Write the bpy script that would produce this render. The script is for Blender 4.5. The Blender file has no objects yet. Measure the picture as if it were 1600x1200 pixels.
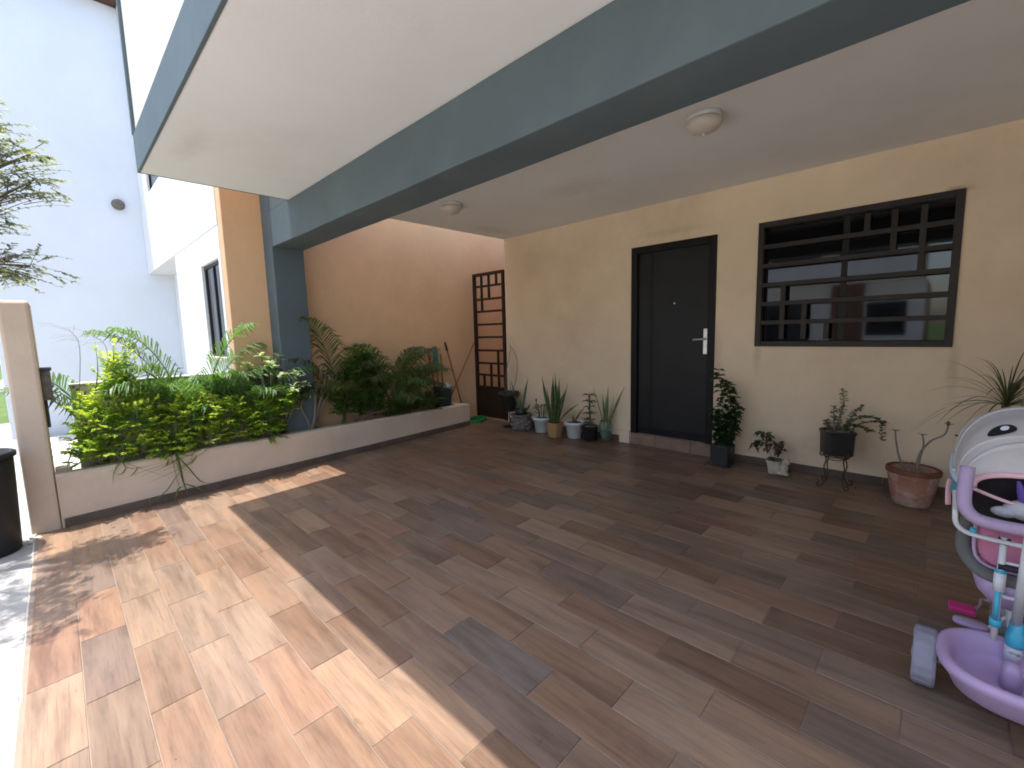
import bpy, bmesh, math, random
from mathutils import Vector, Matrix, Quaternion, noise
R_ = random.Random(7)
sc = bpy.context.scene
col = sc.collection
rad = math.radians

# ------------------------------------------------------------------ camera
CZ = 1.385
cam_d = bpy.data.cameras.new('camera'); cam = bpy.data.objects.new('camera', cam_d); col.objects.link(cam)
cam_d.sensor_fit = 'HORIZONTAL'; cam_d.sensor_width = 36.0
cam_d.lens = 692.7 / 1600 * 36.0
cam_d.clip_start = 0.02; cam_d.clip_end = 900
yaw, pitch, roll = rad(-44.323), rad(-6.660), rad(-1.4566)
fw = Vector((math.sin(yaw)*math.cos(pitch), math.cos(yaw)*math.cos(pitch), math.sin(pitch)))
rt = fw.cross(Vector((0, 0, 1))).normalized(); up = rt.cross(fw)
r2 = math.cos(roll)*rt + math.sin(roll)*up
u2 = -math.sin(roll)*rt + math.cos(roll)*up
cam.matrix_world = Matrix(((r2.x, u2.x, -fw.x, 0), (r2.y, u2.y, -fw.y, 0), (r2.z, u2.z, -fw.z, CZ), (0, 0, 0, 1)))
sc.camera = cam

# ------------------------------------------------------------------ light
S = Vector((-.267, -.322, 2.827)).normalized()          # towards the sun
w = bpy.data.worlds.new('World'); sc.world = w; w.use_nodes = True
nt = w.node_tree
sky = nt.nodes.new('ShaderNodeTexSky'); sky.sky_type = 'NISHITA'; sky.sun_disc = False
sky.sun_elevation = math.asin(S.z); sky.sun_rotation = math.atan2(S.x, S.y)
sky.air_density = 1.0; sky.dust_density = 2.2; sky.ozone_density = 1.0
bg = nt.nodes['Background']; bg.inputs['Strength'].default_value = 0.15
nt.links.new(sky.outputs['Color'], bg.inputs['Color'])
sl = bpy.data.lights.new('sun', 'SUN'); sl.energy = 2.45; sl.angle = rad(0.55); sl.color = (1.0, .955, .905)
sun = bpy.data.objects.new('sun', sl); col.objects.link(sun)
sun.rotation_euler = S.to_track_quat('Z', 'Y').to_euler(); sun.location = (0, -3, 12)
sc.view_settings.view_transform = 'Standard'; sc.view_settings.look = 'None'
sc.view_settings.gamma = 1.0; sc.view_settings.use_curve_mapping = False
sc.view_settings.exposure = 1.72
sc.render.engine = 'CYCLES'
sc.cycles.max_bounces = 10; sc.cycles.diffuse_bounces = 7; sc.cycles.transparent_max_bounces = 12
sc.cycles.filter_width = 1.8; sc.cycles.use_denoising = True; sc.cycles.sample_clamp_indirect = 8

# ------------------------------------------------------------------ materials
M = {}
def mat(name):
    m = bpy.data.materials.new(name); m.use_nodes = True
    M[name] = m
    return m, m.node_tree, m.node_tree.nodes['Principled BSDF']
def N(nt, t, **kw):
    n = nt.nodes.new(t)
    for k, v in kw.items():
        if k.startswith('_'): setattr(n, k[1:], v)
        else: n.inputs[k.replace('__', ' ')].default_value = v
    return n
def ramp(nt, stops, interp='LINEAR'):
    n = nt.nodes.new('ShaderNodeValToRGB'); r = n.color_ramp; r.interpolation = interp
    while len(r.elements) < len(stops): r.elements.new(.5)
    for e, (p, c) in zip(r.elements, stops):
        e.position = p; e.color = (*c, 1) if len(c) == 3 else c
    return n
def mixc(nt, a, b, fac, mode='MIX'):
    n = nt.nodes.new('ShaderNodeMix'); n.data_type = 'RGBA'; n.blend_type = mode
    for s, v in (('A', a), ('B', b)):
        i = [q for q in n.inputs if q.name == s and q.type == 'RGBA'][0]
        if isinstance(v, tuple): i.default_value = (*v, 1)
        else: nt.links.new(v, i)
    i = n.inputs[0]
    if isinstance(fac, (int, float)): i.default_value = fac
    else: nt.links.new(fac, i)
    return [q for q in n.outputs if q.type == 'RGBA'][0]
def surf(name, c, rough=.8, var=.10, scale=3.0, bump=.15, bscale=120, dirt=None, dirt_amt=.3, spec=.3, metal=0, detail=6, obj=False):
    """painted / mineral surface: broad tone drift, fine speckle, fine relief, optional stains"""
    m, nt, b = mat(name)
    co = nt.nodes.new('ShaderNodeTexCoord') if obj else nt.nodes.new('ShaderNodeNewGeometry')
    pos = co.outputs['Object'] if obj else co.outputs['Position']
    n1 = N(nt, 'ShaderNodeTexNoise', Scale=scale, Detail=detail, Roughness=.6); nt.links.new(pos, n1.inputs['Vector'])
    dk = tuple(x*(1-var*1.6) for x in c); lt = tuple(min(1, x*(1+var)) for x in c)
    rp = ramp(nt, [(.3, dk), (.7, lt)]); nt.links.new(n1.outputs['Fac'], rp.inputs['Fac'])
    out = rp.outputs['Color']
    if dirt:
        n3 = N(nt, 'ShaderNodeTexNoise', Scale=scale*.8, Detail=9, Roughness=.72); nt.links.new(pos, n3.inputs['Vector'])
        r3 = ramp(nt, [(.5, (0, 0, 0)), (.72, (dirt_amt,)*3)]); nt.links.new(n3.outputs['Fac'], r3.inputs['Fac'])
        out = mixc(nt, out, dirt, r3.outputs['Color'])
    nt.links.new(out, b.inputs['Base Color'])
    b.inputs['Roughness'].default_value = rough; b.inputs['Specular IOR Level'].default_value = spec; b.inputs['Metallic'].default_value = metal
    if bump:
        n2 = N(nt, 'ShaderNodeTexNoise', Scale=bscale, Detail=4, Roughness=.65); nt.links.new(pos, n2.inputs['Vector'])
        bp = N(nt, 'ShaderNodeBump', Strength=bump, Distance=.004); nt.links.new(n2.outputs['Fac'], bp.inputs['Height'])
        nt.links.new(bp.outputs['Normal'], b.inputs['Normal'])
        if bump >= .3 and not obj:
            n4 = N(nt, 'ShaderNodeTexNoise', Scale=5.5, Detail=3, Roughness=.55); nt.links.new(pos, n4.inputs['Vector'])
            b4 = N(nt, 'ShaderNodeBump', Strength=.22, Distance=.03); nt.links.new(n4.outputs['Fac'], b4.inputs['Height']); nt.links.new(b4.outputs['Normal'], bp.inputs['Normal'])
    return m
def leafmat(name, trans=.35, rough=.42):
    m, nt, b = mat(name)
    at = nt.nodes.new('ShaderNodeAttribute'); at.attribute_name = 'tone'
    nt.links.new(at.outputs['Color'], b.inputs['Base Color']); b.inputs['Roughness'].default_value = rough
    b.inputs['Specular IOR Level'].default_value = .4
    tr = nt.nodes.new('ShaderNodeBsdfTranslucent')
    br = mixc(nt, at.outputs['Color'], (1.5, 1.45, .8), 1.0, 'MULTIPLY'); nt.links.new(br, tr.inputs['Color'])
    ms = nt.nodes.new('ShaderNodeMixShader'); ms.inputs[0].default_value = trans
    nt.links.new(b.outputs[0], ms.inputs[1]); nt.links.new(tr.outputs[0], ms.inputs[2])
    nt.links.new(ms.outputs[0], nt.nodes['Material Output'].inputs['Surface'])
    return m
def tilemat(name, use_attr):
    m, nt, b = mat(name)
    oi = nt.nodes.new('ShaderNodeObjectInfo'); co = nt.nodes.new('ShaderNodeTexCoord'); ge = nt.nodes.new('ShaderNodeNewGeometry')
    if use_attr:
        at = nt.nodes.new('ShaderNodeAttribute'); at.attribute_name = 'tone'; base = at.outputs['Color']
        vec = ge.outputs['Position']
    else:
        base = oi.outputs['Color']
        ml = N(nt, 'ShaderNodeMath', _operation='MULTIPLY'); ml.inputs[1].default_value = 47.0
        nt.links.new(oi.outputs['Random'], ml.inputs[0])
        cb = nt.nodes.new('ShaderNodeCombineXYZ')
        for k in range(3): nt.links.new(ml.outputs[0], cb.inputs[k])
        va = N(nt, 'ShaderNodeVectorMath', _operation='ADD')
        nt.links.new(co.outputs['Object'], va.inputs[0]); nt.links.new(cb.outputs[0], va.inputs[1]); vec = va.outputs[0]
    def noi(sx, sy, sca, det, ro, dist=0):
        mp = nt.nodes.new('ShaderNodeMapping'); mp.inputs['Scale'].default_value = (sx, sy, 1)
        nt.links.new(vec, mp.inputs['Vector'])
        n = N(nt, 'ShaderNodeTexNoise', Scale=sca, Detail=det, Roughness=ro, Distortion=dist); nt.links.new(mp.outputs[0], n.inputs['Vector'])
        return n.outputs['Fac']
    big = noi(.22, 1.9, 7, 5, .62, .35); fine = noi(.07, 2.2, 60, 8, .74, .15); blot = noi(.45, 1.1, 15, 6, .7)
    r1 = ramp(nt, [(.34, (.62, .60, .60)), (.52, (1, 1, 1)), (.72, (1.28, 1.22, 1.14))]); nt.links.new(big, r1.inputs['Fac'])
    r2 = ramp(nt, [(.30, (.62, .58, .55)), (.48, (1, 1, 1)), (.70, (1.16, 1.14, 1.12))]); nt.links.new(fine, r2.inputs['Fac'])
    r3 = ramp(nt, [(.22, (.45, .41, .38)), (.36, (1, 1, 1))]); nt.links.new(blot, r3.inputs['Fac'])
    o = mixc(nt, base, r1.outputs['Color'], .85, 'MULTIPLY'); o = mixc(nt, o, r2.outputs['Color'], .8, 'MULTIPLY'); o = mixc(nt, o, r3.outputs['Color'], .75, 'MULTIPLY')
    # dust over the whole floor
    nd = N(nt, 'ShaderNodeTexNoise', Scale=1.7, Detail=8, Roughness=.7); nt.links.new(ge.outputs['Position'], nd.inputs['Vector'])
    rd = ramp(nt, [(.45, (0, 0, 0)), (.75, (.22,)*3)]); nt.links.new(nd.outputs['Fac'], rd.inputs['Fac'])
    o = mixc(nt, o, (.34, .28, .22), rd.outputs['Color'])
    nt.links.new(o, b.inputs['Base Color'])
    rr = ramp(nt, [(.3, (.27,)*3), (.7, (.46,)*3)]); nt.links.new(fine, rr.inputs['Fac']); nt.links.new(rr.outputs['Color'], b.inputs['Roughness'])
    b.inputs['Specular IOR Level'].default_value = .34
    bp = N(nt, 'ShaderNodeBump', Strength=.22, Distance=.002); nt.links.new(fine, bp.inputs['Height']); nt.links.new(bp.outputs['Normal'], b.inputs['Normal'])
    return m

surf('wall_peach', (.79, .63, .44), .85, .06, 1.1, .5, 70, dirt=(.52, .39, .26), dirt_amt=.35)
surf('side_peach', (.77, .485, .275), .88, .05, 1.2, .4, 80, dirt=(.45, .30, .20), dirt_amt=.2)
surf('planter_paint', (.63, .50, .385), .82, .06, 2.2, .35, 100, dirt=(.36, .28, .22), dirt_amt=.25)
surf('ceiling_white', (.77, .775, .755), .9, .03, .8, .2, 60, dirt=(.60, .57, .52), dirt_amt=.35)
surf('slate_paint', (.098, .130, .142), .72, .06, 2, .22, 120, dirt=(.19, .215, .22), dirt_amt=.2)
surf('cream_wall', (.72, .66, .56), .88, .05, 1.5, .4, 90, dirt=(.5, .46, .4), dirt_amt=.25)
surf('white_wall', (.78, .78, .77), .9, .03, 1.0, .35, 60, dirt=(.60, .58, .55), dirt_amt=.16)
surf('far_white', (.70, .73, .78), .9, .03, .7, .3, 50, dirt=(.58, .58, .60), dirt_amt=.25)
surf('concrete', (.56, .54, .505), .9, .10, 2.5, .5, 80, dirt=(.22, .21, .19), dirt_amt=.5)
surf('pavement_mix', (.36, .352, .338), .92, .12, 3.0, .7, 60, dirt=(.20, .19, .175), dirt_amt=.75)
surf('asphalt', (.10, .10, .10), .92, .12, 3, .5, 60, dirt=(.16, .155, .15), dirt_amt=.5)
surf('cement_edge', (.55, .52, .46), .9, .08, 6, .5, 90, dirt=(.33, .30, .26), dirt_amt=.5)
surf('grout', (.29, .225, .175), .95, .1, 8, .3, 200)
surf('soil', (.075, .05, .034), .97, .25, 14, 1.0, 60)
surf('grass_ground', (.085, .14, .03), .95, .2, 4, .6, 40, dirt=(.15, .12, .06), dirt_amt=.4)
surf('iron_brown', (.028, .016, .011), .5, .12, 8, .15, 160, spec=.4)
surf('iron_dark', (.013, .0105, .0095), .5, .12, 8, .15, 160, spec=.3)
surf('iron_window', (.030, .0235, .019), .5, .15, 8, .15, 160, dirt=(.06, .045, .035), dirt_amt=.4, spec=.3)
surf('iron_rust', (.06, .045, .036), .6, .3, 20, .3, 160, spec=.4)
surf('door_grey', (.0135, .0135, .0135), .46, .10, 3, .1, 220, dirt=(.03, .028, .025), dirt_amt=.3, spec=.3)
surf('door_frame', (.0075, .0065, .006), .5, .08, 5, .1, 200, spec=.25)
surf('steel', (.62, .62, .60), .28, .05, 20, .05, 300, metal=1.0)
surf('opal', (.58, .52, .45), .35, .03, 5, 0, spec=.5)
surf('pot_white', (.66, .68, .67), .42, .05, 9, .1, 140, dirt=(.35, .31, .26), dirt_amt=.3, spec=.45)
surf('pot_tan', (.42, .25, .105), .6, .08, 10, .15, 140, dirt=(.25, .15, .08), dirt_amt=.3)
surf('pot_black', (.018, .017, .018), .42, .12, 9, .12, 160, dirt=(.09, .075, .06), dirt_amt=.2, spec=.45)
surf('pot_dark', (.035, .032, .031), .5, .15, 10, .15, 160, dirt=(.16, .13, .10), dirt_amt=.4)
surf('pot_stone', (.16, .145, .13), .9, .2, 18, .6, 60, dirt=(.30, .27, .24), dirt_amt=.5)
surf('stone_chip', (.24, .215, .195), .85, .25, 22, .5, 80)
surf('terracotta', (.40, .195, .125), .85, .12, 9, .3, 100, dirt=(.58, .50, .44), dirt_amt=1.0)
surf('terracotta_dark', (.20, .075, .042), .85, .15, 9, .3, 100)
surf('statue', (.55, .48, .36), .8, .12, 14, .35, 90, dirt=(.22, .18, .12), dirt_amt=.5)
surf('gravel_mix', (.34, .30, .25), .9, .35, 40, .8, 90)
surf('bark', (.17, .13, .095), .9, .2, 22, .8, 60)
surf('stem_grey', (.23, .20, .155), .85, .15, 22, .5, 90)
surf('stem_green', (.10, .14, .05), .7, .15, 22, .2, 90)
surf('wood_stick', (.26, .135, .07), .55, .15, 14, .2, 90)
surf('bucket_grey', (.055, .065, .075), .5, .1, 8, .1, 140, dirt=(.16, .15, .13), dirt_amt=.3)
surf('plastic_white', (.66, .66, .65), .4, .04, 8, .05, 140, spec=.45)
surf('plastic_red', (.42, .05, .025), .45, .08, 8, .05, 140)
surf('plastic_green', (.02, .22, .07), .45, .08, 8, .05, 140)
surf('plastic_teal', (.03, .16, .12), .5, .08, 8, .05, 140)
surf('bin_black', (.022, .024, .026), .5, .12, 5, .12, 120, dirt=(.10, .09, .08), dirt_amt=.25)
surf('lavender', (.50, .355, .545), .42, .04, 6, .06, 140, dirt=(.36, .26, .36), dirt_amt=.2, spec=.45)
surf('lavender_grip', (.36, .27, .39), .62, .05, 14, .3, 240)
surf('wheel_grey', (.29, .275, .325), .62, .06, 12, .2, 160, dirt=(.27, .24, .24), dirt_amt=.4)
surf('frame_white', (.68, .69, .70), .35, .04, 6, .03, 140, spec=.5)
surf('clip_blue', (.06, .42, .58), .4, .06, 6, .03, 140, spec=.45)
surf('clip_black', (.022, .018, .028), .45, .06, 6, .03, 140)
surf('fabric_white', (.50, .455, .43), .95, .05, 6, .5, 320)
surf('fabric_blue', (.56, .62, .68), .95, .05, 6, .5, 320)
surf('fabric_pink', (.62, .24, .37), .9, .07, 6, .5, 320)
surf('fabric_rose', (.68, .42, .45), .9, .07, 6, .5, 320)
surf('fabric_grey', (.145, .145, .135), .95, .08, 6, .5, 320)
surf('mesh_black', (.016, .012, .014), .95, .1, 8, .4, 320)
surf('plush_grey', (.45, .45, .47), 1.0, .08, 12, .8, 200)
surf('plush_purple', (.10, .06, .27), .8, .08, 12, .5, 200)
surf('eye_black', (.014, .010, .012), .6, .05, 8, 0)
surf('nostril', (.20, .13, .22), .25, .1, 8, .05, 200, spec=.6)
surf('pedal_pink', (.60, .03, .20), .4, .06, 6, .05, 140)
surf('roof_tile', (.10, .055, .04), .85, .2, 5, .4, 40)
surf('brown_panel', (.20, .10, .065), .8, .1, 3, .3, 60)
surf('curtain', (.055, .040, .030), .95, .15, 5, .2, 120)
surf('room_dark', (.05, .04, .033), .95, .1, 2, 0)
surf('step_tile', (.26, .165, .115), .5, .16, 9, .2, 120, dirt=(.16, .10, .07), dirt_amt=.4, spec=.4)
surf('skirt_tile', (.125, .086, .064), .5, .2, 7, .2, 120, dirt=(.07, .05, .04), dirt_amt=.4, spec=.4)
surf('flower_orange', (.55, .16, .07), .8, .1, 20, 0)
m, nt_, b = mat('glass_dark'); b.inputs['Base Color'].default_value = (.006, .006, .007, 1); b.inputs['Roughness'].default_value = .035
b.inputs['IOR'].default_value = 1.55; b.inputs['Specular IOR Level'].default_value = .62
m, nt_, b = mat('glass_far'); b.inputs['Base Color'].default_value = (.02, .025, .03, 1); b.inputs['Roughness'].default_value = .04
m, nt_, b = mat('glass_green'); b.inputs['Base Color'].default_value = (.72, .86, .78, 1); b.inputs['Roughness'].default_value = .05
b.inputs['Transmission Weight'].default_value = .92; b.inputs['IOR'].default_value = 1.3
def smudge(name, spots):
    m = M[name]; nt = m.node_tree; b = nt.nodes['Principled BSDF']; src = b.inputs['Base Color'].links[0].from_socket
    g = nt.nodes.new('ShaderNodeNewGeometry')
    for (p, r, c, amt) in spots:
        sb = N(nt, 'ShaderNodeVectorMath', _operation='SUBTRACT'); nt.links.new(g.outputs['Position'], sb.inputs[0]); sb.inputs[1].default_value = p
        dv = N(nt, 'ShaderNodeVectorMath', _operation='DIVIDE'); nt.links.new(sb.outputs[0], dv.inputs[0]); dv.inputs[1].default_value = r
        ln = N(nt, 'ShaderNodeVectorMath', _operation='LENGTH'); nt.links.new(dv.outputs[0], ln.inputs[0])
        nz = N(nt, 'ShaderNodeTexNoise', Scale=14, Detail=7, Roughness=.7); nt.links.new(g.outputs['Position'], nz.inputs['Vector'])
        ad = N(nt, 'ShaderNodeMath', _operation='MULTIPLY_ADD'); nt.links.new(nz.outputs['Fac'], ad.inputs[0]); ad.inputs[1].default_value = 1.3; nt.links.new(ln.outputs['Value'], ad.inputs[2])
        rp = ramp(nt, [(.55/2, (amt,)*3), (1.55/2, (0, 0, 0))]); hf = N(nt, 'ShaderNodeMath', _operation='MULTIPLY'); hf.inputs[1].default_value = .5
        nt.links.new(ad.outputs[0], hf.inputs[0]); nt.links.new(hf.outputs[0], rp.inputs['Fac'])
        src = mixc(nt, src, c, rp.outputs['Color'])
    nt.links.new(src, b.inputs['Base Color'])
BR = (.30, .20, .11)
smudge('wall_peach', [((.0, 4.75, 2.345), (.12, 1, .04), (.16, .105, .055), .7), ((-1.69, 4.75, 1.15), (.10, 1, .35), BR, .35), ((-3.6, 4.75, .25), (.9, 1, .16), BR, .45), ((-.5, 4.75, .3), (.5, 1, .2), BR, .35),
    ((-1.3, 4.75, 1.1), (.05, 1, .25), BR, .4), ((.06, 4.75, 1.05), (.05, 1, .3), BR, .4), ((-4.6, 4.75, .9), (.15, 1, .5), BR, .3), ((-2.2, 4.75, 2.42), (.5, 1, .06), BR, .25), ((.9, 4.75, .5), (.6, 1, .3), BR, .4)])
smudge('ceiling_white', [((-2.6, 3.6, 2.737), (.5, .3, 1), (.45, .40, .33), .35), ((-.4, 1.2, 2.737), (.35, .2, 1), (.48, .45, .40), .35), ((-4.4, 4.2, 2.737), (.25, .5, 1), (.45, .38, .30), .4), ((-1.2, 3.06, 2.737), (.22, .22, 1), (.45, .42, .38), .35), ((-3.9, .8, 2.737), (.5, .12, 1), (.45, .42, .36), .35)])
leafmat('leaf', .45); leafmat('leaf_thin', .55, .5); leafmat('leaf_thick', .08, .38); leafmat('leaf_dry', .15, .7)
tilemat('wood_tile', False); tilemat('wood_tile_rest', True)

# ------------------------------------------------------------------ mesh helpers
class MB:
    def __init__(s): s.v = []; s.f = []; s.c = []
    def add(s, vs, fs, tone=None):
        o = len(s.v); s.v.extend([tuple(v) for v in vs])
        for f in fs: s.f.append(tuple(i+o for i in f)); s.c.append(tone)
        return s
    def box(s, x0, x1, y0, y1, z0, z1, tone=None):
        return s.add([(x0,y0,z0),(x1,y0,z0),(x1,y1,z0),(x0,y1,z0),(x0,y0,z1),(x1,y0,z1),(x1,y1,z1),(x0,y1,z1)],
              [(0,3,2,1),(4,5,6,7),(0,1,5,4),(1,2,6,5),(2,3,7,6),(3,0,4,7)], tone)
    def tube(s, pts, r, n=8, tone=None, cap=True, squash=1.0):
        pts = [Vector(p) for p in pts]; k = len(pts)
        rs = r if isinstance(r, (list, tuple)) else [r]*k
        t0 = (pts[1]-pts[0]).normalized()
        a = t0.orthogonal().normalized()
        vs = []; fs = []
        for i, p in enumerate(pts):
            t = ((pts[min(i+1, k-1)]-pts[max(i-1, 0)])).normalized()
            a = (a - t*a.dot(t))
            a = a.normalized() if a.length > 1e-6 else t.orthogonal().normalized()
            b = t.cross(a)
            for j in range(n):
                th = 2*math.pi*j/n
                vs.append(p + a*math.cos(th)*rs[i] + b*math.sin(th)*rs[i]*squash)
        for i in range(k-1):
            for j in range(n):
                fs.append((i*n+j, i*n+(j+1) % n, (i+1)*n+(j+1) % n, (i+1)*n+j))
        if cap: fs.append(tuple(reversed(range(n)))); fs.append(tuple((k-1)*n+j for j in range(n)))
        return s.add(vs, fs, tone)
    def lathe(s, prof, n=24, c=(0, 0, 0), sq=False, close=True, tone=None, wob=0.0, p=4.0, ax=1, ay=1):
        vs = []; fs = []; k = len(prof)
        for (r, z) in prof:
            for j in range(n):
                th = 2*math.pi*(j+.5)/n; cx, sy = math.cos(th), math.sin(th)
                q = 1.0
                if sq: q = 1/((abs(cx)**p+abs(sy)**p)**(1/p))
                q *= 1+wob*math.sin(3*th+z*9)
                vs.append((c[0]+r*q*cx*ax, c[1]+r*q*sy*ay, c[2]+z))
        for i in range(k-1):
            for j in range(n): fs.append((i*n+j, i*n+(j+1) % n, (i+1)*n+(j+1) % n, (i+1)*n+j))
        if close: fs.append(tuple(reversed(range(n)))); fs.append(tuple((k-1)*n+j for j in range(n)))
        return s.add(vs, fs, tone)
    def ball(s, c, r, nu=12, nv=8, tone=None, sx=1, sy=1, sz=1):
        vs = []; fs = []
        for i in range(nv+1):
            ph = math.pi*i/nv
            for j in range(nu):
                th = 2*math.pi*j/nu
                vs.append((c[0]+sx*r*math.sin(ph)*math.cos(th), c[1]+sy*r*math.sin(ph)*math.sin(th), c[2]+sz*r*math.cos(ph)))
        for i in range(nv):
            for j in range(nu): fs.append((i*nu+j, (i+1)*nu+j, (i+1)*nu+(j+1) % nu, i*nu+(j+1) % nu))
        return s.add(vs, fs, tone)
    def leaf(s, p, d, nrm, L, W, tone, fold=.18, droop=.12):
        p = Vector(p); d = Vector(d).normalized(); nrm = Vector(nrm)
        side = d.cross(nrm)
        side = side.normalized() if side.length > 1e-5 else d.orthogonal().normalized()
        n = side.cross(d)
        m = p+d*L*.5; e = p+d*L-n*L*droop
        return s.add([p, m+side*W*.5+n*W*fold, e, m-side*W*.5+n*W*fold, m-n*L*droop*.25], [(0, 4, 1), (1, 4, 2), (0, 3, 4), (3, 2, 4)], tone)
    def strip(s, pts, wid, nrm, tone, cup=.0, twist=0):
        """a strap leaf along pts with widths wid"""
        pts = [Vector(p) for p in pts]; k = len(pts); vs = []; fs = []
        for i, p in enumerate(pts):
            t = (pts[min(i+1, k-1)]-pts[max(i-1, 0)]).normalized()
            sd = t.cross(Vector(nrm)); sd = sd.normalized() if sd.length > 1e-5 else t.orthogonal().normalized()
            if twist: sd = Quaternion(t, twist*i/k) @ sd
            n = sd.cross(t)
            vs += [p+sd*wid[i]*.5+n*wid[i]*cup, p, p-sd*wid[i]*.5+n*wid[i]*cup]
        for i in range(k-1):
            a = 3*i; fs += [(a, a+1, a+4, a+3), (a+1, a+2, a+5, a+4)]
        if isinstance(tone, list):
            o = len(s.v); s.v.extend([tuple(v) for v in vs])
            for i, f in enumerate(fs): s.f.append(tuple(q+o for q in f)); s.c.append(tone[(i//2) % len(tone)])
            return s
        return s.add(vs, fs, tone)
    def build(s, name, m, parent=None, smooth=False, bevel=0, kind=None, solid=0, seg=2):
        me = bpy.data.meshes.new(name); me.from_pydata(s.v, [], s.f)
        if any(c is not None for c in s.c):
            at = me.color_attributes.new('tone', 'FLOAT_COLOR', 'CORNER'); buf = []
            for f, c in zip(s.f, s.c):
                c = c or (.1, .1, .1)
                buf.extend((c[0], c[1], c[2], 1.0)*len(f))
            at.data.foreach_set('color', buf)
        me.materials.append(M[m] if isinstance(m, str) else m)
        o = bpy.data.objects.new(name, me); col.objects.link(o)
        if smooth: me.polygons.foreach_set('use_smooth', [True]*len(me.polygons))
        if parent is not None: o.parent = parent
        if kind: o['kind'] = kind
        if solid:
            md = o.modifiers.new('thick', 'SOLIDIFY'); md.thickness = solid; md.offset = 0
        if bevel:
            md = o.modifiers.new('bevel', 'BEVEL'); md.width = bevel; md.segments = seg; md.limit_method = 'ANGLE'; md.angle_limit = rad(40)
        return o
def tag(o, label=None, cat=None, group=None, kind=None):
    if label: o['label'] = label
    if cat: o['category'] = cat
    if group: o['group'] = group
    if kind: o['kind'] = kind
    return o
def thing(name, label, cat, loc=(0, 0, 0), group=None):
    o = bpy.data.objects.new(name, None); col.objects.link(o); o.location = loc; o.empty_display_size = .1
    return tag(o, label, cat, group)
def bx(name, m, parent, x0, x1, y0, y1, z0, z1, bevel=.004, kind=None):
    """box at world coordinates under a parent that sits at the origin or at its own base"""
    off = parent.location if parent is not None else Vector((0, 0, 0))
    p = parent
    while p is not None and p.parent is not None: p = p.parent; off = off + p.location
    return MB().box(x0-off.x, x1-off.x, y0-off.y, y1-off.y, z0-off.z, z1-off.z).build(name, m, parent, bevel=bevel, kind=kind)
def wbox(name, m, parent, x0, x1, y0, y1, z0, z1, axis=0, step=.16, amp=.004, bevel=.008):
    """plastered bar: a box cut along one axis whose arrises wander by a few millimetres"""
    lo, hi = ((x0, x1), (y0, y1), (z0, z1))[axis]; n = max(2, int((hi-lo)/step)); vs = []; fs = []; o = parent.location
    for i in range(n+1):
        t = lo+(hi-lo)*i/n
        for j, (a, b) in enumerate(((0, 0), (1, 0), (1, 1), (0, 1))):
            e1 = noise.noise((t*1.9, j*3.1, lo))*amp+noise.noise((t*.5, j*1.1, hi))*amp; e2 = noise.noise((t*2.1, j*2.7, 7+lo))*amp
            if axis == 0: p = (t, (y0, y1)[a]+e1, (z0, z1)[b]+e2*(1-b))
            else: p = ((x0, x1)[a]+e1*(a if x0 < XW+.02 else 1), (y0, y1)[b]+e2, t)
            vs.append((p[0]-o.x, p[1]-o.y, p[2]-o.z))
    for i in range(n):
        for j in range(4): fs.append((4*i+j, 4*i+(j+1) % 4, 4*i+4+(j+1) % 4, 4*i+4+j))
    fs += [(3, 2, 1, 0), tuple(4*n+j for j in range(4))]
    return MB().add(vs, fs).build(name, m, parent, bevel=bevel)
def bez(p0, p1, p2, n=8):
    p0, p1, p2 = Vector(p0), Vector(p1), Vector(p2)
    return [(1-t)**2*p0+2*t*(1-t)*p1+t*t*p2 for t in [i/n for i in range(n+1)]]
def spline(pts, n=6):
    P = [Vector(p) for p in pts]; P = [2*P[0]-P[1]]+P+[2*P[-1]-P[-2]]; out = []
    for i in range(1, len(P)-2):
        for k in range(n):
            t = k/n; a, b, c, d = P[i-1:i+3]
            out.append(.5*((2*b)+(c-a)*t+(2*a-5*b+4*c-d)*t*t+(3*b-a-3*c+d)*t**3))
    out.append(P[-2]); return out
def jit(c, a=.15, rg=None):
    rg = rg or R_; k = 1+rg.uniform(-a, a); return tuple(max(0.002, x*k*(1+rg.uniform(-a, a)*.4)) for x in c)
def mixt(a, b, t): return tuple(x*(1-t)+y*t for x, y in zip(a, b))
SL = .0265
def zf(y): return SL*(y-4.3)

YB = 4.75          # back wall
XW = -5.54         # side boundary wall
XS = -4.74         # left edge of the slab over the carport
ZC = 2.737         # ceiling

# ================================================================== SETTING
def sheet(name, m, x0, x1, y0, y1, z, nx=1, ny=1):
    mb = MB(); vs = []; fs = []
    for j in range(ny+1):
        for i in range(nx+1): vs.append((x0+(x1-x0)*i/nx, y0+(y1-y0)*j/ny, z))
    for j in range(ny):
        for i in range(nx): a = j*(nx+1)+i; fs.append((a, a+1, a+nx+2, a+nx+1))
    mb.add(vs, fs); o = mb.build(name, m); o['kind'] = 'structure'; return o
sheet('ground', 'grass_ground', -400, 400, -400, 400, -.20)
def slab(name, m, x0, x1, y0, y1, ztop, th=.12, bev=.008):
    o = MB().box(x0, x1, y0, y1, ztop-th, ztop).build(name, m, bevel=bev); o['kind'] = 'structure'; return o
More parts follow.
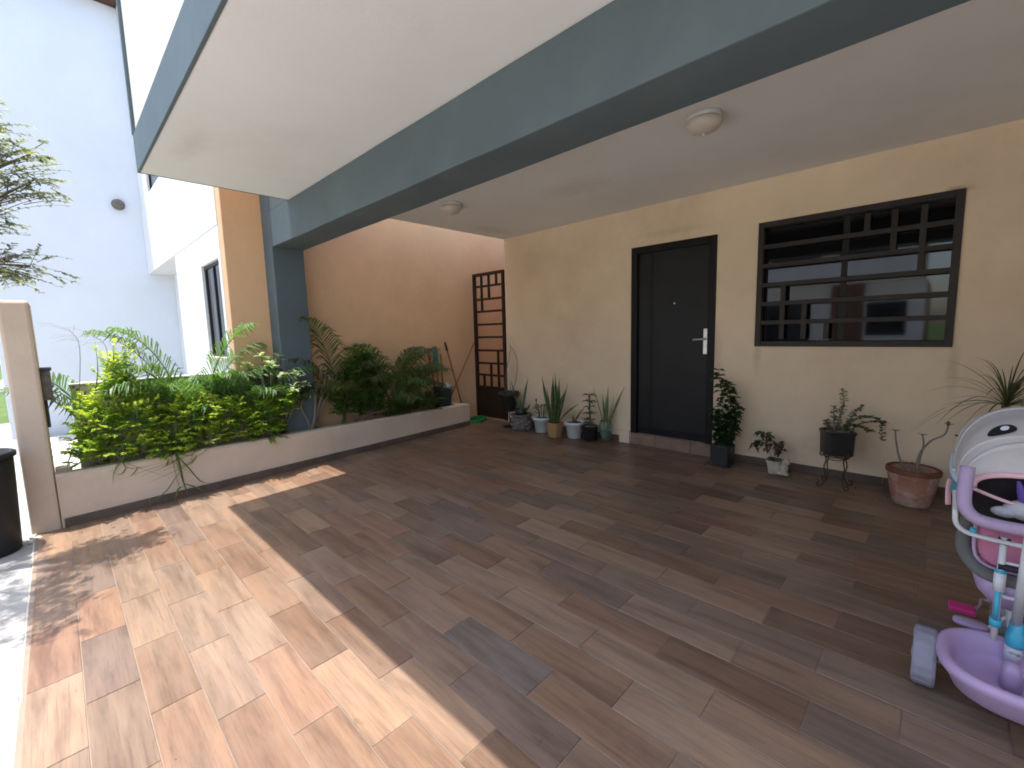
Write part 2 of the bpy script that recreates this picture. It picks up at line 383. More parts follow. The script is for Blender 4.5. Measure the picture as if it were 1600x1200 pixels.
# pavement in front of the carports, in poured bays with open joints
pv = slab('pavement', 'pavement_mix', -13.0, 9.0, -1.75, -.259, -.128)
for x in [-9.6]+[-5.0+1.6*i for i in range(9)]: pass
slab('neighbour_driveway', 'concrete', -10.4, -6.6, -.27, 1.30, -.124)
slab('street', 'concrete', -90, 60, -9.4, -3.3, -.19, .06, 0)
slab('kerb', 'cement_edge', -90, 60, -3.3, -3.12, -.10, .14)
slab('kerb_opposite', 'cement_edge', -90, 60, -9.58, -9.4, -.10, .14)
slab('driveway_apron', 'concrete', -4.9, 2.4, -3.11, -1.76, -.132)
slab('pavement_opposite', 'concrete', -40, 40, -12.2, -9.59, -.12)
slab('far_pavement', 'concrete', -60, -22, -1.75, -.3, -.130)

# ------------------------------------------------------------------ tiled carport floor
floor = MB().add([(-5.60, -.255, zf(-.255)-.0035), (1.9, -.255, zf(-.255)-.0035), (1.9, YB+.02, zf(YB+.02)-.0035), (-5.60, YB+.02, zf(YB+.02)-.0035),
                  (-5.60, -.255, -.33), (1.9, -.255, -.33), (1.9, YB+.02, -.33), (-5.60, YB+.02, -.33)],
                 [(0, 1, 2, 3), (4, 7, 6, 5), (0, 4, 5, 1), (1, 5, 6, 2), (2, 6, 7, 3), (3, 7, 4, 0)]).build('carport_floor', 'grout')
floor['kind'] = 'structure'
PITCH, PLEN, GAP = .1785, .553, .0035
tones = [((.29, .19, .125), 5), ((.25, .175, .125), 5), ((.19, .115, .075), 6), ((.235, .130, .085), 5), ((.125, .100, .088), 3),
         ((.165, .118, .090), 5), ((.31, .215, .145), 2), ((.14, .080, .052), 4), ((.20, .145, .108), 4)]
mean_ = (.218, .138, .090)
pool = [tuple(a*.55+b*.45 for a, b in zip(t, mean_)) for t, k in tones for _ in range(k)]
rt_ = random.Random(23)
tiles = []
y = -.2370; row = 0
def project(P):
    d = Vector(P)-Vector((0, 0, CZ)); z = d.dot(fw)
    if z < .05: return None
    return (800+692.7*d.dot(r2)/z, 600-692.7*d.dot(u2)/z)
forced = {(-1.39, 1.255): (.150, .118, .100), (-.0, 2.66): (.135, .105, .088), (-2.6, 2.15): (.155, .12, .098)}
while y < YB-.01:
    y1 = min(y+PITCH, YB)
    off = (-1.115 if row % 2 == 0 else -1.392) + rt_.uniform(-.02, .02)
    k0 = math.floor((-5.09-off)/PLEN)
    x = off+k0*PLEN
    while x < 1.88:
        xa, xb = max(x, -5.09), min(x+PLEN, 1.88)
        if y > 4.29 and x <= -5.0: xa = max(x, -5.53)
        if xb-xa > .02: tiles.append((xa, xb, y, y1))
        x += PLEN
    if y1 > 4.29: tiles.append((-5.535, -5.092, max(y, 4.295), y1))
    y = y1; row += 1
def area(t):
    c = [project((X, Y, zf(Y))) for X, Y in ((t[0], t[2]), (t[1], t[2]), (t[1], t[3]), (t[0], t[3]))]
    if any(q is None for q in c): return 0 if sum(q is None for q in c) > 2 else 1e4
    if all(q[0] > 1600 for q in c) or all(q[1] > 1200 for q in c) or all(q[0] < 0 for q in c): return 0
    return abs(sum(c[i][0]*c[(i+1) % 4][1]-c[(i+1) % 4][0]*c[i][1] for i in range(4)))/2
tiles.sort(key=lambda t: -area(t))
tilt = math.atan(SL)
cache = {}
rest = MB()
for i, (xa, xb, ya, yb) in enumerate(tiles):
    L, Wd = round(xb-xa-GAP, 3), round(yb-ya-GAP, 3)
    cx, cy = (xa+xb)/2, (ya+yb)/2
    tone = pool[rt_.randrange(len(pool))]
    for (fx, fy), ft in forced.items():
        if xa < fx < xb and ya < fy < yb: tone = ft
    k = rt_.uniform(.92, 1.08); tone = tuple(c*k for c in tone)
    if i < 300 and area(tiles[i]) > 0:
        key = (L, Wd)
        if key not in cache:
            h, w2 = L/2, Wd/2; e = .0016
            vs = [(-h, -w2, -.009), (h, -w2, -.009), (h, w2, -.009), (-h, w2, -.009),
                  (-h, -w2, -e), (h, -w2, -e), (h, w2, -e), (-h, w2, -e),
                  (-h+e, -w2+e, 0), (h-e, -w2+e, 0), (h-e, w2-e, 0), (-h+e, w2-e, 0)]
            fs = [(8, 9, 10, 11)]+[(a, (a+1) % 4, (a+1) % 4+4, a+4) for a in range(4)]+[(a+4, (a+1) % 4+4, (a+1) % 4+8, a+8) for a in range(4)]
            me = bpy.data.meshes.new('tile'); me.from_pydata(vs, [], fs); me.materials.append(M['wood_tile']); cache[key] = me
        o = bpy.data.objects.new('tile', cache[key]); col.objects.link(o); o.parent = floor
        o.location = (cx, cy, zf(cy)+rt_.uniform(-.0003, .0004)); o.rotation_euler = (tilt+rt_.uniform(-.0012, .0012), rt_.uniform(-.0006, .0006), 0)
        o.color = (*tone, 1)
    else:
        vs = []
        for X, Y in ((xa, ya), (xb-GAP, ya), (xb-GAP, yb-GAP), (xa, yb-GAP)): vs.append((X, Y, zf(Y)))
        for X, Y in ((xa, ya), (xb-GAP, ya), (xb-GAP, yb-GAP), (xa, yb-GAP)): vs.append((X, Y, zf(Y)-.009))
        rest.add(vs, [(0, 1, 2, 3), (0, 4, 5, 1), (1, 5, 6, 2), (2, 6, 7, 3), (3, 7, 4, 0)], tone)
o = rest.build('tile_field', 'wood_tile_rest', floor, kind='stuff')
# rough cement edging along the front of the tiles
mb = MB(); vs = []; fs = []; n = 90
for i in range(n+1):
    X = -5.08+6.9*i/n; f = noise.noise((X*3, .3, 0))*.006; g = noise.noise((X*7, 5.3, 0))*.008
    vs += [(X, -.2395, -.127+g*.3), (X, -.262+f+g, -.124+f*.4), (X, -.272+f+g, -.16), (X, -.2395, -.22)]
for i in range(n): a = 4*i; fs += [(a, a+4, a+5, a+1), (a+1, a+5, a+6, a+2)]
o = mb.add(vs, fs).build('cement_edging', 'cement_edge'); o['kind'] = 'structure'

# ================================================================== THE HOUSE
house = thing('house', 'peach house with slate grey beam, dark door and barred window over the tiled carport', 'house')
ZT = 7.0
# back wall as pieces butted round the door and the window
dx0, dx1, dz0, dz1 = -2.655, -1.700, .150, 2.310
wx0, wx1, wz0, wz1 = -1.325, .045, 1.188, 2.345
T = .16
wall = MB()
def wp(x0, x1, z0, z1): wall.box(x0, x1, YB, YB+T, z0, z1)
wp(-4.734, dx0, -.05, 3.0); wp(dx0, dx1, dz1, 3.0); wp(dx1, wx0, -.05, 3.0)
wp(wx0, wx1, -.05, wz0); wp(wx0, wx1, wz1, 3.0); wp(wx1, 2.0, -.05, 3.0)
me_w = wall.build('back_wall', 'wall_peach', house)
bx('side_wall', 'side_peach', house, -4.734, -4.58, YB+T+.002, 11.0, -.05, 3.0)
bx('right_wall', 'cream_wall', house, 1.88, 2.05, -.1, YB-.002, -.2, ZC+.1)
# slab over the carport: pale soffit, slate edge band, cream storey above
bx('ceiling_slab', 'ceiling_white', house, XS+.012, 2.2, .625, YB+T, ZC, ZC+.16, bevel=0)
bx('edge_band', 'slate_paint', house, XS, 2.2, .605, .6245, ZC-.004, 3.02, bevel=.003)
bx('edge_band', 'slate_paint', house, XS-.003, XS+.0115, .6255, 1.745, ZC-.003, 3.02, bevel=.003)
bx('upper_wall', 'cream_wall', house, XS+.03, 2.2, .622, .80, 3.0, ZT, bevel=.006)
bx('upper_side_wall', 'side_peach', house, XS+.006, XS+.19, .81, 2.6, 2.905, ZT, bevel=.006)  # unseen; cut short and painted peach so light reaches the boundary wall
bx('upper_rear_wall', 'cream_wall', house, XS+.191, 2.2, 2.44, 2.6, 2.905, ZT, bevel=.006)  # invented rear end of the shortened storey, open to the sky behind
bx('corner_trim', 'slate_paint', house, XS-.012, XS+.028, .600, .66, 3.02, ZT, bevel=.004)
bx('roof_slab', 'cream_wall', house, XS+.03, 2.2, .60, 2.7, ZT+.001, ZT+.1, bevel=0)
# beam and the pillar that carries it
wbox('beam', 'slate_paint', house, -5.266, 2.2, 1.745, 2.075, 2.362, ZC-.002)
bx('beam_stub', 'slate_paint', house, -5.266, XS-.006, 1.747, 2.073, ZC-.002, 3.25, bevel=.006)
wbox('pillar', 'slate_paint', house, -5.538, -5.268, 1.744, 2.076, .20, 3.25, axis=2)
# door
door = MB().box(dx0, dx1, YB+.03, YB+.05, dz0, dz0+.02).build('door', 'door_frame', house)
fr = MB(); fwid = .075
fr.box(dx0+.001, dx0+fwid, YB-.012, YB+.10, dz0+.0, dz1-.001); fr.box(dx1-fwid, dx1-.001, YB-.012, YB+.10, dz0, dz1-.001)
fr.box(dx0+fwid, dx1-fwid, YB-.012, YB+.10, dz1-fwid, dz1-.001)
fr.build('door_frame', 'door_frame', door, bevel=.004)
MB().box(dx0+fwid+.004, dx1-fwid-.004, YB+.032, YB+.075, dz0+.024, dz1-fwid-.004).build('door_leaf', 'door_grey', door, bevel=.003)
for gx in (-2.43, -2.405): MB().box(gx, gx+.007, YB+.0285, YB+.033, dz0+.03, dz1-fwid-.02).build('door_rib', 'door_frame', door)
MB().box(dx0+fwid+.004, dx1-fwid-.004, YB+.014, YB+.0318, dz0+.026, dz0+.075).build('kick_plate', 'door_frame', door, bevel=.003)
h = MB().box(-1.827, -1.787, YB+.022, YB+.0315, 1.105, 1.372).build('handle_plate', 'steel', door, bevel=.003)
MB().tube([(-1.805, YB+.022, 1.262), (-1.805, YB-.028, 1.262)], .0105, 12).tube(spline([(-1.803, YB-.026, 1.262), (-1.84, YB-.029, 1.262), (-1.90, YB-.027, 1.258), (-1.918, YB-.022, 1.257)], 4), .0095, 10).build('lever', 'steel', door, smooth=True)
MB().tube([(-1.806, YB+.0225, 1.185), (-1.806, YB+.012, 1.185)], .011, 12).build('lock_cylinder', 'steel', door)
MB().tube([(-2.15, YB+.0325, 1.655), (-2.15, YB+.024, 1.655)], .009, 12).build('peephole', 'steel', door)
# step of floor tiles under the door
for i, (a, b_) in enumerate(((dx0+.004, -2.335), (-2.331, -1.93), (-1.926, dx1-.004))):
    bx('step_tile', 'step_tile', house, a, b_, YB-.010, YB+.03, zf(YB)+.001, dz0-.003, bevel=.003)
bx('threshold', 'cement_edge', house, dx0+.002, dx1-.002, YB+.031, YB+T, -.05, dz0-.002, bevel=0)
# skirting tiles
x = -4.70
while x < 1.86:
    x1 = min(x+.55, 1.86)
    a, b_ = x, x1
    if a < dx0 < b_: b_ = dx0-.005
    if dx0-.006 < a < dx1: a = min(max(a, dx1+.004), x1)
    if b_-a > .03: bx('skirting_tile', 'skirt_tile', house, a, b_-.003, YB-.011, YB-.0005, zf(YB)+.0005, zf(YB)+.080, bevel=.002)
    x = x1
# small kick of plaster beside the door
bx('plaster_foot', 'wall_peach', house, -2.80, -2.66, YB-.028, YB-.0115, zf(YB)+.001, .17, bevel=.006)

# window with stepped grille
win = MB().box(wx0, wx1, YB+.148, YB+.158, wz0, wz1).build('window', 'room_dark', house)
fwd_ = .05
f = MB(); f.box(wx0+.001, wx0+fwd_, YB-.018, YB+.055, wz0+.001, wz1-.001); f.box(wx1-fwd_, wx1-.001, YB-.018, YB+.055, wz0+.001, wz1-.001)
f.box(wx0+fwd_, wx1-fwd_, YB-.018, YB+.055, wz1-fwd_, wz1-.001); f.box(wx0+fwd_, wx1-fwd_, YB-.018, YB+.055, wz0+.001, wz0+fwd_)
f.build('window_frame', 'iron_window', win, bevel=.003)
rows = [wz0+fwd_+(wz1-wz0-2*fwd_)*i/6 for i in range(7)]
bw = .0195
for i in range(1, 6): MB().box(wx0+fwd_-.002, wx1-fwd_+.002, YB-.010, YB+.022, rows[i]-bw, rows[i]+bw).build('grille_bar', 'iron_window', win, bevel=.002)
def vb(x, i): MB().box(x-bw, x+bw, YB-.009, YB+.021, rows[i]+bw*.98, rows[i+1]-bw*.98).build('grille_bar', 'iron_window', win, bevel=.002)
LX = [-1.102, -.928, -.756]; RX = [-.172, -.345, -.516]
for k, i in ((1, 2), (2, 1), (3, 0)):
    for x in LX[:k]: vb(x, i)
for k, i in ((1, 3), (2, 4), (3, 5)):
    for x in RX[:k]: vb(x, i)
xm = -.66
for a, b_, yy in ((wx0+.03, xm, YB+.078), (xm, wx1-.03, YB+.066)):
    MB().box(a, b_, yy, yy+.006, wz0+.03, wz1-.03).build('pane', 'glass_dark', win)
MB().box(xm-.022, xm+.022, YB+.060, YB+.066, wz0+.03, wz1-.03).build('sash_stile', 'iron_dark', win)

# ceiling lamps
for (lx, ly, lab) in ((-1.20, 3.06, 'round opal glass ceiling lamp nearer the barred window'), (-3.79, 3.04, 'round opal glass ceiling lamp towards the iron gate')):
    t = thing('ceiling_lamp', lab, 'ceiling lamp', (lx, ly, ZC), 'round ceiling lamps of the carport')
    MB().lathe([(.085, -.028), (.105, -.026), (.108, -.0005)], 28).build('lamp_base', 'plastic_white', t, smooth=True)
    MB().lathe([(.004, -.112), (.045, -.108), (.078, -.093), (.104, -.066), (.110, -.045), (.100, -.0285)], 28).build('lamp_globe', 'opal', t, smooth=True)
    MB().lathe([(.004, -.124), (.010, -.122), (.012, -.112)], 12).build('lamp_knob', 'plastic_white', t, smooth=True)

# ------------------------------------------------------------------ boundary wall to the neighbour
bw_ = thing('boundary_wall', 'tall peach boundary wall beside the planter, glowing orange near the top', 'wall')
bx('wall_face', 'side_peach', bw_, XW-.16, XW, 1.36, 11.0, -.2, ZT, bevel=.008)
bx('sun_block_ledge', 'side_peach', bw_, XW-.161, XW+.44, 1.36, 11.0, ZT, ZT+.14, bevel=.01)  # unseen wide ledge, added to keep direct sun off the floor and planter
lw = thing('low_wall', 'low olive beige wall closing the back of the planter by the neighbour', 'wall')
bx('wall_face', 'planter_paint', lw, XW-.12, XW, .06, 1.358, -.2, 1.01, bevel=.01)
bx('wall_cap', 'cement_edge', lw, XW-.135, XW+.015, .05, 1.355, 1.0105, 1.03, bevel=.006)
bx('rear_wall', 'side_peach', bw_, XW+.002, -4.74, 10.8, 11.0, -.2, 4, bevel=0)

# iron gate in the passage
gate = thing('iron_gate', 'narrow brown iron gate with stepped bars closing the side passage', 'gate', (-5.12, YB+.03, 0))
gx0, gx1, gz = -5.475, -4.775, 2.315
def gb(name, x0, x1, z0, z1, d0=-.02, d1=.02, m='iron_brown', bev=.003): return MB().box(x0+5.12, x1+5.12, d0, d1, z0, z1).build(name, m, gate, bevel=bev)
gb('gate_post', gx0, gx0+.045, .03, gz, -.025, .025); gb('gate_post', gx1-.045, gx1, .03, gz, -.025, .025); gb('gate_rail', gx0+.045, gx1-.045, gz-.045, gz, -.025, .025)
hz = [.522, .717, .906, 1.109, 1.317, 1.516, 1.72, 1.909, 2.11, 2.292]
gb('gate_panel', gx0+.045, gx1-.045, .035, .52, -.006, .006)
for z in hz[:-1]: gb('gate_bar', gx0+.044, gx1-.044, z-.016, z+.016, -.016, .016)
gv = [-5.285, -5.118, -4.95]
def gvb(x, i): gb('gate_bar', x-.016, x+.016, hz[i]+.0155, hz[i+1]-.0155, -.0155, .0155)
for i, xs in ((8, gv), (7, gv[:2]), (6, gv[:1]), (2, gv[2:]), (1, gv[1:]), (0, gv)):
    for x in xs: gvb(x, i)
gb('hinge', gx1-.008, gx1+.036, 1.8, 1.86, -.012, .012, 'iron_dark'); gb('hinge', gx1-.008, gx1+.036, .4, .46, -.012, .012, 'iron_dark')
gb('latch', gx0+.012, gx0+.10, 1.09, 1.13, -.038, -.0255, 'iron_dark')
# ------------------------------------------------------------------ planter
pl = thing('planter', 'long low beige plastered planter along the side wall', 'planter', (-5.3, 2.1, 0))
def plaster(name, x0, x1, y0, y1, z0, z1, m, parent, off, step=.12, amp=.006):
    """a plastered low wall with uneven arrises; x across, y along"""
    n = max(2, int((y1-y0)/step)); mb = MB(); vs = []; fs = []
    prof = [(x1, None), (x1, z1-.018), (x1-.016, z1), (x0+.012, z1), (x0, z1-.014), (x0, z0)]
    prof = [(x1, z0), (x1+.0, z0+(z1-z0)*.5)]+prof[1:]
    k = len(prof)
    for i in range(n+1):
        Y = y0+(y1-y0)*i/n
        for j, (X, Z) in enumerate(prof):
            a = noise.noise((Y*2.1, j*1.7, 3))*amp; b = noise.noise((Y*2.7, j*2.3, 9))*amp
            if j in (0,): b = 0
            if j == k-1: a = b = 0
            vs.append((X+a-off[0], Y-off[1], Z+b-off[2]))
    for i in range(n):
        for j in range(k-1): a = i*k+j; fs.append((a, a+k, a+k+1, a+1))
    fs.append(tuple(range(k))); fs.append(tuple(reversed(range(n*k, n*k+k))))
    bm = mb.add(vs, fs).build(name, m, parent); return bm
plaster('planter_front', -5.215, -5.096, -.10, 4.285, -.2, .329, 'planter_paint', pl, (-5.3, 2.1, 0))
bx('planter_end', 'planter_paint', pl, XW+.002, -5.2155, 4.17, 4.284, -.05, .322, bevel=.012)
bx('planter_end', 'planter_paint', pl, XW+.002, -5.2155, -.10, -.005, -.2, .322, bevel=.012)
mb = MB(); vs = []; fs = []; nx, ny = 6, 70
for j in range(ny+1):
    for i in range(nx+1):
        X = XW+.003+(XW*-1-5.2165)*i/nx*1.0; Y = -.004+4.172*j/ny
        vs.append((X+5.3, Y-2.1, .235+.03*noise.noise((X*5, Y*5, 1))+.012*noise.noise((X*22, Y*22, 1))))
for j in range(ny):
    for i in range(nx): a = j*(nx+1)+i; fs.append((a, a+1, a+nx+2, a+nx+1))
mb.add(vs, fs).build('planter_soil', 'soil', pl, smooth=True)
# skirting tiles along the foot of the planter
yy = -.085
while yy < 4.27:
    y1 = min(yy+.55, 4.28); c = (yy+y1)/2
    mb = MB(); vs = []
    for Y in (yy, y1-.003):
        for X, Z in ((-5.0895, 0), (-5.083, 0), (-5.083, .072), (-5.0895, .074)): vs.append((X+5.3, Y-2.1, zf(Y)+.0005+Z))
    mb.add(vs, [(0, 1, 2, 3), (7, 6, 5, 4), (0, 4, 5, 1), (1, 5, 6, 2), (2, 6, 7, 3), (3, 7, 4, 0)]).build('skirting_tile', 'skirt_tile', pl)
    yy = y1

# ------------------------------------------------------------------ front gate pier with meter
pier = thing('gate_pier', 'beige rendered pier at the street end of the planter', 'pier', (-5.3, -.19, 0))
bx('pier_shaft', 'planter_paint', pier, -5.52, -5.098, -.275, -.104, -.2, 1.722, bevel=.022)
mt = thing('meter_box', 'small weathered grey meter box fixed to the beige pier', 'meter box', (-5.27, -.075, 1.05))
bx('box_body', 'pot_stone', mt, -5.34, -5.20, -.1035, -.045, .93, 1.17, bevel=.008)
bx('box_lid', 'bucket_grey', mt, -5.35, -5.19, -.1035, -.035, 1.1705, 1.195, bevel=.004)
bx('conduit', 'bucket_grey', mt, -5.285, -5.265, -.1035, -.083, .70, .9295, bevel=.003)
# broken lump of cement at the pier's foot
mb = MB()
for q in range(7):
    mb.ball((-5.02+R_.uniform(-.07, .10), -.245+R_.uniform(-.03, .015), -.118), R_.uniform(.012, .028), 7, 5, None, R_.uniform(.8, 1.5), 1, .6)
tag(mb.build('cement_rubble', 'cement_edge'), 'crumbled cement bits at the foot of the beige pier', 'rubble', kind='stuff')

# ------------------------------------------------------------------ neighbour house
nb = thing('neighbour_house', 'white two storey neighbour house with overhanging upper floor', 'house', (-8, 1.35, 0))
yN = 1.351
def nbx(name, m, x0, x1, y0, y1, z0, z1, bevel=.006): return bx(name, m, nb, x0, x1, y0, y1, z0, z1, bevel)
nwx0, nwx1, nwz0, nwz1 = -6.62, -5.80, 1.18, 2.28
nbx('lower_wall', 'white_wall', -8.12, nwx0, yN+.004, yN+.25, -.2, 2.62); nbx('lower_wall', 'white_wall', nwx1, XW-.165, yN+.004, yN+.25, -.2, 2.62)
nbx('lower_wall', 'white_wall', nwx0, nwx1, yN+.0045, yN+.25, -.2, nwz0); nbx('lower_wall', 'white_wall', nwx0, nwx1, yN+.0045, yN+.25, nwz1, 2.62)
nbx('recess_wall', 'white_wall', -10.64, -9.55, 1.72, 1.9, -.2, 2.62); nbx('recess_wall', 'white_wall', -8.72, -8.1, 1.72, 1.9, -.2, 2.62)
nbx('recess_lintel', 'white_wall', -9.55, -8.72, 1.72, 1.9, 2.35, 2.62)
nbx('recess_side', 'white_wall', -8.118, -7.9, yN+.2505, 1.9, -.2, 2.62)
d = nbx('entrance_door', 'bucket_grey', -9.55, -8.72, 1.80, 1.86, -.15, 2.35)
bx('handle', 'steel', d, -8.86, -8.82, 1.77, 1.80, .95, 1.10)
uw0, uw1, uz0, uz1 = -9.75, -8.05, 3.85, 4.95
nbx('upper_wall', 'white_wall', -10.64, uw0, yN, yN+.22, 2.621, ZT); nbx('upper_wall', 'white_wall', uw1, XW-.165, yN, yN+.22, 2.621, ZT)
nbx('upper_wall', 'white_wall', uw0, uw1, yN+.0005, yN+.22, 2.621, uz0); nbx('upper_wall', 'white_wall', uw0, uw1, yN+.0005, yN+.22, uz1, ZT)
nbx('floor_slab', 'white_wall', -10.64, XW-.165, yN+.2205, 8, 2.625, 2.8, 0)
nbx('roof_slab', 'white_wall', -10.64, XW-.165, yN-.02, 11, ZT, ZT+.18)
def nwin(x0, x1, z0, z1):
    wn = nbx('window', 'room_dark', x0, x1, yN+.20, yN+.21, z0, z1, 0)
    for a, b_, c, e in ((x0, x0+.04, z0, z1), (x1-.04, x1, z0, z1), (x0+.04, x1-.04, z0, z0+.04), (x0+.04, x1-.04, z1-.04, z1), ((x0+x1)/2-.02, (x0+x1)/2+.02, z0+.04, z1-.04)):
        bx('frame', 'iron_dark', wn, a+.001, b_-.001, yN+.035, yN+.075, c+.001, e-.001, .002)
    for a, b_ in ((x0+.04, (x0+x1)/2-.02), ((x0+x1)/2+.02, x1-.04)): bx('pane', 'glass_far', wn, a, b_, yN+.05, yN+.056, z0+.04, z1-.04, 0)
    if z0 < 3: bx('sill', 'cement_edge', wn, x0-.05, x1+.05, yN-.03, yN+.03, z0-.045, z0-.001, .004)
nwin(nwx0, nwx1, nwz0, nwz1); nwin(uw0, uw1, uz0, uz1)

fh = thing('far_house', 'tall bluish white side wall of the house beyond the neighbour', 'house', (-10.9, .5, 0))
bx('side_wall', 'far_white', fh, -10.88, -10.65, -.62, 8.0, -.2, 7.12, .008)
bx('front_wall', 'far_white', fh, -16.0, -10.8805, -.62, -.42, -.2, 7.12, .008)
bx('eave', 'roof_tile', fh, -16.2, -10.40, -.95, 8.1, 7.1205, 7.34, .01)
o = MB().lathe([(.085, 0), (.095, .02), (.085, .07), (.05, .10), (.01, .11)], 18).build('wall_lamp', 'pot_stone', fh, smooth=True)
o.location = (.251, .54, 3.80); o.rotation_euler = (0, rad(90), 0)

# ------------------------------------------------------------------ street side, seen in the window glass
def street_house(x0, x1, lab, wm, pm, k):
    t = thing('street_house', lab, 'house', ((x0+x1)/2, -13.0, 0), 'houses across the street')
    bx('wall', wm, t, x0, x1, -20, -13.0, -.2, 3.0, .01); bx('upper_wall', wm, t, x0+.4, x1-.2, -20, -12.4, 3.001, 6.2, .01)
    bx('roof', 'roof_tile', t, x0+.1, x1+.1, -20.3, -12.1, 6.201, 6.45, .01)
    bx('panel', pm, t, x0+(x1-x0)*.52, x0+(x1-x0)*.70, -12.9995, -12.93, -.15, 2.95, .01)
    for a, b_, c, e, yv in ((x0+.5, x0+(x1-x0)*.40, -.1, 2.3, -13.0), (x1-1.7, x1-.5, .9, 2.2, -13.0), (x0+1.0, x0+2.8, 3.9, 5.3, -12.4), (x1-2.6, x1-1.0, 3.9, 5.3, -12.4)):
        wn = bx('window', 'iron_dark', t, a, b_, yv+.0005, yv+.05, c, e, .005)
        bx('pane', 'glass_far', wn, a+.06, (a+b_)/2-.03, yv+.0505, yv+.06, c+.06, e-.06, 0); bx('pane', 'glass_far', wn, (a+b_)/2+.03, b_-.06, yv+.0505, yv+.06, c+.06, e-.06, 0)
street_house(-13.5, -7.2, 'cream street house opposite with brown panel', 'cream_wall', 'brown_panel', 0)
street_house(-6.6, -.6, 'white street house opposite the carport', 'white_wall', 'brown_panel', 1)
street_house(0, 6.4, 'peach street house opposite, right of the white one', 'wall_peach', 'white_wall', 2)

# ================================================================== VEGETATION
def leafy_spray(mb, stem, p0, p1, n, L, tones, rg, sag=.1, lay=.8, tipstart=.5, r=.003, wk=.55):
    """one twig from p0 to p1 with leaves in pairs"""
    p0, p1 = Vector(p0), Vector(p1); d = p1-p0; ln = d.length
    mid = p0+d*.5+Vector((rg.uniform(-.05, .05), rg.uniform(-.05, .05), .12*ln))
    pts = bez(p0, mid, p1+Vector((0, 0, -sag*ln)), 7)
    stem.tube(pts, [r*(1-.7*i/7) for i in range(8)], 4, cap=False)
    for i in range(n):
        t = .35+.65*(i+rg.random())/n; k = min(6, int(t*7)); q = pts[k].lerp(pts[k+1], t*7-k)
        td = (pts[k+1]-pts[k]).normalized()
        for s in (-1, 1):
            sd = td.cross(Vector((0, 0, 1))); sd = sd.normalized() if sd.length > .1 else Vector((rg.uniform(-1, 1), rg.uniform(-1, 1), 0)).normalized()
            dr = (sd*s+td*rg.uniform(.2, 1.0)+Vector((rg.uniform(-.4, .4), rg.uniform(-.4, .4), rg.uniform(-.35, .25)))).normalized()
            nm = Vector((rg.uniform(-1, 1)*(1-lay), rg.uniform(-1, 1)*(1-lay), 1))+Vector((rg.uniform(-.3, .3), rg.uniform(-.3, .3), 0))
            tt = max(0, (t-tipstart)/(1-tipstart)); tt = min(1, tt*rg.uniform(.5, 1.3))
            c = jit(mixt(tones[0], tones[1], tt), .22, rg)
            mb.leaf(q, dr, nm, L*rg.uniform(.65, 1.2), L*wk*rg.uniform(.8, 1.1), c)
def shrub(name, lab, base, blobs, nspray, nleaf, L, tones, seed, group, tip=.45, lay=.8, wk=.55, cat='shrub'):
    """blobs: list of (centre, radii, weight)"""
    rg = random.Random(seed); t = thing(name, lab, cat, base, group); b = Vector(base)
    fo, st = MB(), MB(); tot = sum(q[2] for q in blobs)
    for (c, rr, wt) in blobs:
        c = Vector(c)-b; hub = c+Vector((0, 0, -rr[2]*.75))
        st.tube(bez((rg.uniform(-.03, .03), rg.uniform(-.03, .03), -.02), hub*.5+Vector((0, 0, hub.z*.15)), hub, 6), [.011, .010, .009, .008, .007, .006, .005], 6, cap=False)
        for i in range(int(nspray*wt/tot)):
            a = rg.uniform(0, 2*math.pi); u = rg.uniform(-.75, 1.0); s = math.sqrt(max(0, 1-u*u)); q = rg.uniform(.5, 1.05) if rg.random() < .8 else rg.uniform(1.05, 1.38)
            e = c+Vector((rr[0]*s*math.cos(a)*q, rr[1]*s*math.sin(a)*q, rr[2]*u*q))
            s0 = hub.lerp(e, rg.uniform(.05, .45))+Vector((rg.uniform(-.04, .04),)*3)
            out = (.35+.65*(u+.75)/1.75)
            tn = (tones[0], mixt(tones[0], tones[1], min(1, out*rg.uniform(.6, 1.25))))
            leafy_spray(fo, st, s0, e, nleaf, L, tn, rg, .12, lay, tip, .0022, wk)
    fo.build('foliage', 'leaf_thin', t, kind='stuff'); st.build('stems', 'stem_grey', t)
    return t
GREEN = (.20, .36, .05); GOLD = (.66, .72, .11); LIME = (.40, .55, .075); DK = (.028, .062, .014)
G1 = 'golden shrubs in the planter'
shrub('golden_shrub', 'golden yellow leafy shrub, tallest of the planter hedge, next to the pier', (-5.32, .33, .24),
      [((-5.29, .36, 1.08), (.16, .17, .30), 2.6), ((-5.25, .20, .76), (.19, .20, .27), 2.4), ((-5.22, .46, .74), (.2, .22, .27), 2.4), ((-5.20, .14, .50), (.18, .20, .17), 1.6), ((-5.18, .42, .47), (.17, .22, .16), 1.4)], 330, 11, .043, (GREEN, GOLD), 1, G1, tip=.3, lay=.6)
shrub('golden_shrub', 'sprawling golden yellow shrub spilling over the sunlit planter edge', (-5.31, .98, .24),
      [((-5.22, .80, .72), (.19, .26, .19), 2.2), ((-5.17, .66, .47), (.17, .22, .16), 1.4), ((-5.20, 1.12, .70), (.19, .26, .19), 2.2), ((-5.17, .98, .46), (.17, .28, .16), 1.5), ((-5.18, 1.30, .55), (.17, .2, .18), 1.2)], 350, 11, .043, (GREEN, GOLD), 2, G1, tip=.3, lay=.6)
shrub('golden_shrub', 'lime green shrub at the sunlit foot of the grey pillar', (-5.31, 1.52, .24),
      [((-5.22, 1.52, .64), (.19, .24, .22), 2.2), ((-5.20, 1.72, .72), (.17, .16, .18), 1.4), ((-5.18, 1.48, .44), (.16, .24, .14), 1.2)], 220, 11, .043, (GREEN, LIME), 3, G1, tip=.3, lay=.6)
